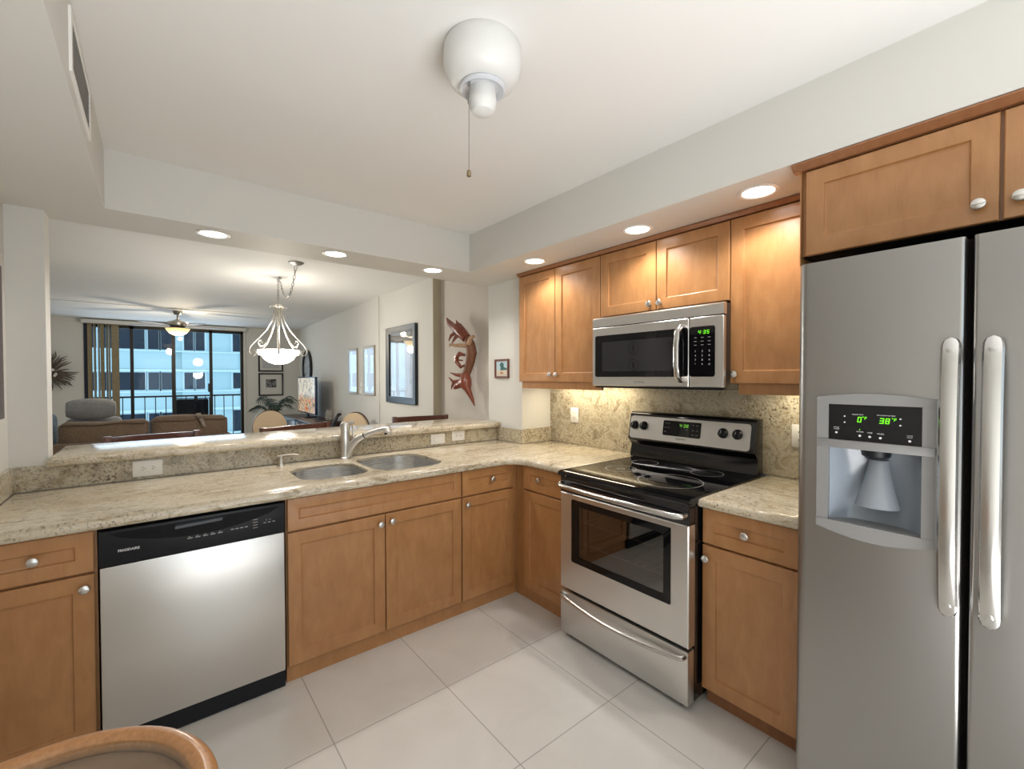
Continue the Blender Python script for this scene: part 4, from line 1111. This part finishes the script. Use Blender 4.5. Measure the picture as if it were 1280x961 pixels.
obj('canopy', MB().lathe([(.066, 0), (.066, -.006), (.045, -.018), (.018, -.026), (0, -.028)], (can.x, can.y, ZL), 'z', 28), M['gunmetal'], pd)
obj('ceiling_hook', MB().lathe([(.014, 0), (.012, -.008), (.005, -.02), (0, -.022)], (hook.x, hook.y, ZL), 'z', 14), M['chrome'], pd)
light('pendant_glow', 'POINT', (PX, PY, 1.90), 25, (1, .93, .82), .12)
light('pendant_glow_down', 'POINT', (PX, PY, 1.52), 30, (1, .93, .82), .12)

# living room ceiling fan
cf = thing('ceiling_fan', 'living room ceiling fan with dark blades and a glowing amber bowl light', 'ceiling fan', (-1.556, 6.394, 2.1))
gx, gy, gz = -1.556, 6.394, 2.472
obj('canopy', MB().lathe([(.065, 0), (.058, -.03), (.045, -.06), (.0, -.06)], (gx, gy, gz), 'z', 24), M['gunmetal'], cf)
obj('downrod', MB().tube([(gx, gy, gz-.05), (gx, gy, gz-.17)], .013, 10), M['gunmetal'], cf)
obj('motor', MB().lathe([(.03, -.13), (.06, -.15), (.13, -.17), (.135, -.20), (.12, -.235), (.08, -.25), (.0, -.25)], (gx, gy, gz), 'z', 32), M['nickel'], cf)
obj('light_bowl', MB().lathe([(.155, -.275), (.15, -.29), (.11, -.345), (.05, -.375), (.0, -.38)], (gx, gy, gz), 'z', 32), M['amber'], cf)
obj('bowl_ring', MB().lathe([(.10, -.25), (.155, -.262), (.16, -.274), (.10, -.276)], (gx, gy, gz), 'z', 32), M['gunmetal'], cf)
for k in range(5):
    a = 2*PI*k/5+.15; ca, sa = math.cos(a), math.sin(a)
    m = MB(lambda u, v, w, ca=ca, sa=sa: (gx+u*ca-v*sa, gy+u*sa+v*ca, gz+w))
    m.prism([(.11, -.02), (.20, -.02), (.23, -.055), (.60, -.065), (.63, -.03), (.63, .03), (.60, .065), (.23, .055), (.20, .02), (.11, .02)], -.232, -.226, 'ab')
    obj('blade', m, M['blade'], cf)
light('fan_glow', 'POINT', (gx, gy, gz-.44), 26, (1, .86, .66), .08)
light('fan_uplight', 'POINT', (gx+.18, gy, gz-.14), 3, (1, .85, .6), .05)

# ------------------------------------------------------------------ bar stools
TZ = 1.062
def stool(p0, p1, label):
    """back rail from p0 to p1 (world xy), rail top at z 1.09; seat lies towards the bar"""
    v = Vector((p1[0]-p0[0], p1[1]-p0[1])); w = v.length; ang = math.atan2(v.y, v.x)
    t = thing('bar_stool', label, 'bar stool', (p0[0], p0[1], 0), None, ang)
    f = local(t)
    m = MB(f)
    m.prism([(0, -.014), (w*.25, .004), (w*.5, .010), (w*.75, .004), (w, -.014), (w, .012), (w*.75, .030), (w*.5, .036), (w*.25, .030), (0, .012)], TZ-.068, TZ-.006, 'ab', .003)
    obj('back_rail', m, M['cherry'], t)
    for a in (0, w):
        m = MB(f).box(a-.020, a+.020, -.026, .022, .62, TZ, .004); obj('back_post', m, M['cherry'], t)
        obj('leg', MB(f).tube([(a, 0, 0), (a, 0, .62)], [.016, .022], 8), M['cherry'], t)
        obj('leg', MB(f).tube([(a*.92+.02, -.36, 0), (a*.92+.02, -.34, .62)], [.016, .022], 8), M['cherry'], t)
    for c in (.76, .87): obj('slat', MB(f).box(.02, w-.02, -.004, .010, c, c+.05, .003), M['cherry'], t)
    obj('seat', MB(f).box(-.02, w+.02, -.38, .02, .62, .68, .02), M['brown'], t)
    obj('stretcher', MB(f).tube([(.02, -.355, .22), (w-.02, -.355, .22)], .012, 8), M['cherry'], t)
    return t
stool((-2.085, 1.55), (-1.618, 1.60), 'dark wooden bar stool back showing above the bar, leftmost of three')
stool((-1.223, 1.465), (-.718, 1.656), 'dark wooden bar stool back showing above the bar, middle of three')
stool((-.082, 1.713), (.429, 1.636), 'dark wooden bar stool back showing above the bar, rightmost of three')

# ------------------------------------------------------------------ living room furniture
def soft(m, a0, a1, b0, b1, c0, c1, r=.06, puff=.02):
    m.box(a0, a1, b0, b1, c0, c1, r, 4)
    bm = m.bm
sf = thing('sofa', 'brown fabric sofa seen from behind across the living room', 'sofa', (-1.9, 5.4, 0))
obj('frame', MB().box(-2.78, -1.02, 5.0, 5.22, .12, .66, .02).box(-2.78, -1.02, 5.0, 5.9, .12, .38, .02), M['brown'], sf)
for a0 in (-2.80, -1.22): obj('armrest', MB().box(a0, a0+.2, 5.02, 5.92, .12, .60, .05, 3), M['brown'], sf)
for a0, a1 in ((-2.74, -1.905), (-1.895, -1.05)):
    m = MB(); nx, L = 14, []
    for i in range(nx+1):
        t_ = i/nx; x = a0+(a1-a0)*t_; e = math.sin(PI*min(max(t_, .0), 1))**.22 if 0 < t_ < 1 else .35
        top = .905-.012*math.cos(6*t_+a0) if a0 < -2 else .93+.012*math.sin(5*t_)
        cz, cy = .73, 5.20; hz, hy = (top-cz)*(.85+.15*e)*(1 if 0 < t_ < 1 else .8), .13*e
        L.append([(x, cy+hy*math.copysign(abs(math.cos(q))**.6, math.cos(q)), cz+hz*math.copysign(abs(math.sin(q))**.6, math.sin(q))) for q in [2*PI*j/16 for j in range(16)]])
    m.loops(L); c_ = obj('back_cushion', m, M['brown'], sf, smooth=60)
    m = MB().tube([(a0+(a1-a0)*(.04+.92*i/12), 5.075, .865+.006*math.sin(i)) for i in range(13)], .006, 6)
    obj('piping', m, plain('piping_brown', (.07,.04,.025,1), .8), c_)
for i, x in enumerate((-2.60, -1.18)): obj('foot', MB().lathe([(.025, 0), (.03, .12)], (x, 5.1, 0)), M['darkwood'], sf)
th = obj('throw_blanket', MB().prism([(-1.42, .955), (-1.37, .962), (-1.31, .78), (-1.345, .77)], 5.02, 5.05, 'ac', .003), fabric('striped_throw', (.06,.03,.02,1), (.5,.45,.38,1), 12), None)
recentre(th, (-1.37, 5.03, .78)); tag(th, 'small folded striped cloth hung over the sofa back', 'cloth')
# throw pillows
def pillow(name, label, cx, cy, cz, w, h, mat, rz):
    m = MB(); L = []
    for i in range(9):
        s_ = -1+2*i/8; k = max(.02, (1-s_**4)) ** .5
        L.append([(w/2*math.copysign(abs(math.cos(q))**.35, math.cos(q))*(.55+.45*k), s_*.07, h/2*math.copysign(abs(math.sin(q))**.35, math.sin(q))*(.55+.45*k)) for q in [2*PI*j/20+.157 for j in range(20)]])
    m.loops(L); Mx = Matrix.Translation((cx, cy, cz)) @ Matrix.Rotation(rz, 4, 'Z')
    for v in m.bm.verts: v.co = Mx @ v.co
    o = obj(name, m, mat, None, None, 60); recentre(o, (cx, cy, cz-h/2)); tag(o, label, 'pillow'); return o
pillow('throw_pillow', 'blue-grey throw pillow at the left end of the sofa', -2.96, 5.50, .80, .36, .40, M['bluecl'], .5)
pillow('throw_pillow', 'red throw pillow just behind the left end of the sofa', -3.02, 6.0, .78, .34, .34, M['redcl'], .3)
# side armchair under pillows
ac = thing('side_table', 'low dark end table standing left of the sofa', 'table', (-2.85, 5.7, 0))
obj('tabletop', MB().box(-3.12, -2.56+.0, 5.95, 6.0, .5, .54), M['darkwood'], ac)
bpy.data.objects.remove([x for x in bpy.data.objects if x.parent == ac][0], do_unlink=True); bpy.data.objects.remove(ac, do_unlink=True)
ac = thing('armchair', 'brown armchair holding the throw pillows beyond the left end of the sofa', 'armchair', (-2.95, 5.8, 0))
obj('seat', MB().box(-3.45, -2.88, 5.45, 6.4, .12, .58, .05, 3), M['brown'], ac)
obj('backrest', MB().box(-3.55, -3.3, 5.45, 6.4, .12, .85, .05, 3), M['brown'], ac)
# recliner
rc = thing('recliner', 'grey leather recliner with a rolled headrest by the balcony doors', 'armchair', (-2.55, 6.3, 0))
rx0, rx1 = -2.76, -2.27
m = MB(); L = []
for i in range(11):
    t_ = i/10; x = rx0+(rx1-rx0)*t_; e = .62+.38*max(0, math.sin(PI*t_))**.45
    L.append([(x, 5.98+.105*e*math.cos(q), 1.015+.145*e*math.sin(q)+.012*math.cos(9*t_)*math.cos(q)) for q in [2*PI*j/18 for j in range(18)]])
m.loops(L); obj('headrest', m, M['greycl'], rc, smooth=60)
obj('backrest', MB().loops([[(rx0-.01+.0*z, 5.95+y, z), (rx1+.05, 5.95+y, z), (rx1+.05, 6.10+y, z), (rx0-.01, 6.10+y, z)] for z, y in ((.35, .25), (.6, .12), (.90, .0))]) and MB().box(rx0-.02, rx1+.06, 6.02, 6.2, .40, .89, .06, 3), M['greycl'], rc)
obj('seat', MB().box(rx0-.04, rx1+.1, 6.1, 6.75, .30, .46, .05, 3), M['greycl'], rc)
for x in (rx0-.08, rx1+.06): obj('armrest', MB().box(x-.04, x+.06, 6.05, 6.7, .30, .62, .03, 3), M['greycl'], rc)
obj('base', MB().lathe([(.28, 0), (.26, .04), (.05, .08), (.05, .30)], ((rx0+rx1)/2, 6.4, 0)), M['darkwood'], rc)
# dining set
dt = thing('dining_table', 'round dark dining table under the hanging lamp', 'table', (-.83, 2.95, 0))
obj('tabletop', MB().lathe([(.42, .70), (.44, .71), (.44, .73), (.43, .735), (0, .735)], (-.83, 2.95, 0), 'z', 48), M['darkwood'], dt)
obj('pedestal', MB().lathe([(.28, 0), (.26, .03), (.07, .08), (.05, .3), (.07, .66), (.2, .70)], (-.83, 2.95, 0), 'z', 28), M['darkwood'], dt)
def dchair(x, y, rz, label, w=.42):
    t = thing('dining_chair', label, 'chair', (x, y, 0), None, rz); f = local(t)
    n = 20
    out = [(w/2*math.cos(PI*k/n), .76+.22*math.sin(PI*k/n)) for k in range(n+1)] + [(-w*.42, .52), (w*.42, .52)]
    obj('backrest', MB(f).prism(out, .0, .035, 'ac', .008), M['beige'], t)
    sc_ = 1.012
    out2 = [(a*sc_, .70+(c-.70)*1.045) for a, c in out]
    obj('back_frame', MB(f).prism(out2, .032, .055, 'ac', .004), M['darkwood'], t)
    obj('seat', MB(f).box(-w/2, w/2, -.42, .03, .42, .50, .03, 3), M['beige'], t)
    for a in (-w/2+.03, w/2-.03):
        for b_ in (-.38, .02): obj('leg', MB(f).tube([(a, b_, 0), (a, b_, .43)], [.014, .02], 8), M['darkwood'], t)
    return t
dchair(-.62, 4.55, 0, 'beige upholstered dining chair with rounded back, left of the pair beyond the bar', .42)
dchair(.13, 3.42, -1.05, 'beige upholstered dining chair with rounded back against the right wall', .42)
# media corner
cs = thing('media_console', 'dark wooden media console along the right wall under the television', 'console', (.33, 6.0, 0))
obj('top', MB().box(.02, .465, 4.95, 6.95, .70, .735, .004), M['darkwood'], cs)
obj('body', MB().box(.06, .455, 5.0, 6.9, .06, .70), M['darkwood'], cs)
for y0 in (5.02, 5.96): obj('door', MB().box(.045, .06, y0, y0+.92, .10, .68, .003), M['cherry'], cs)
tv = thing('television', 'flat television on a stand facing into the living room', 'television', (.25, 6.15, .735))
obj('casing', MB().box(.245, .285, 5.60, 6.73, .80, 1.445, .006), plain('tv_blue_edge', (.02,.04,.10,1), .2), tv)
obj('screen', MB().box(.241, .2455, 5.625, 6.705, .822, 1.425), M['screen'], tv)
obj('stand', MB().box(.17, .37, 5.95, 6.38, .735, .75, .004).box(.255, .28, 6.1, 6.22, .75, .82), M['black'], tv)
vs = obj('vase', MB().lathe([(.035, 0), (.05, .01), (.058, .06), (.055, .12), (.04, .165), (.05, .18), (.045, .18), (.035, .16), (0, .15)], (.36, 5.22, .735), 'z', 24), fabric('mottled_glass', (.10,.09,.08,1), (.62,.60,.56,1), 60, .1)); recentre(vs, (.36, 5.22, .735))
tag(vs, 'mottled glass vase on the console beside the television', 'vase')
bk = thing('sculpted_bird', 'tall black bird figure with a bent neck standing near the right wall', 'figurine', (.20, 4.4, 0))
obj('neck', MB().tube([(.12, 4.45, .45), (.16, 4.45, .62), (.19, 4.45, .74), (.235, 4.45, .84), (.262, 4.45, .888), (.30, 4.45, .89)], [.05, .045, .03, .022, .024, .016], 12), M['black'], bk)
obj('body', MB().lathe([(.02, 0), (.09, .02), (.03, .04), (.02, .3), (.06, .40), (.07, .45), (.04, .52), (0, .54)], (.13, 4.45, 0), 'z', 20), M['black'], bk)
# low open shelf with the blue daylight painted into its colour
sh = thing('open_shelf', 'low blue-grey open shelf between the palm and the television', 'shelf', (-.02, 6.6, 0))
m = MB()
for z in (.05, .52, .705): m.box(-.14, .015, 5.9, 7.0, z, z+.022, .003)
obj('shelf_board', m, plain('daylight_blue', (.25,.38,.55,1), .25), sh)
blp = plain('daylight_blue_post', (.25,.38,.55,1), .25)
for y in (5.9, 6.98):
    for x in (-.14, -.007): obj('upright', MB().box(x, x+.022, y, y+.022, 0, .72), blp, sh)
# palm
pl = thing('potted_palm', 'dark potted palm with arching fronds in front of the far wall', 'plant', (-.02, 7.5, 0))
obj('pot', MB().lathe([(.13, 0), (.17, .28), (.18, .30), (.16, .30), (.15, .26), (0, .26)], (-.02, 7.5, 0), 'z', 24), M['pot'], pl)
rnd = random.Random(11)
obj('stem', MB().tube([(-.02, 7.5, .26), (-.01, 7.5, .5), (-.02, 7.5, .62)], [.03, .025, .02], 8), M['stem'], pl)
for k in range(15):
    a = 2*PI*k/15+rnd.uniform(-.2, .2); reach = rnd.uniform(.32, .52); hgt = rnd.uniform(.28, .50)
    m = MB(); pts = []
    for j in range(13):
        t_ = j/12; r = reach*t_; z = .62+hgt*math.sin(min(1, t_*1.15)*PI*.62)-.10*t_*t_
        pts.append(Vector((-.02+r*math.cos(a), 7.5+r*math.sin(a), z)))
    m.tube(pts, [.006]*12+[.002], 5)
    sd = Vector((-math.sin(a), math.cos(a), 0))
    for j in range(2, 12):
        for sgn in (-1, 1):
            p = pts[j]; d = (pts[j+1]-p).normalized(); ln_ = .11*math.sin(PI*j/13)+.04
            tip = p+sd*sgn*ln_*.8+d*ln_*.7-Vector((0, 0, ln_*.35)); mid = (p+tip)/2+Vector((0, 0, .012)); wd = d*.009
            q = [m.bm.verts.new(x) for x in (p-wd, mid-wd, tip, mid+wd, p+wd)]
            m.bm.faces.new(q)
    obj('frond', m, M['frond'], pl, smooth=0)
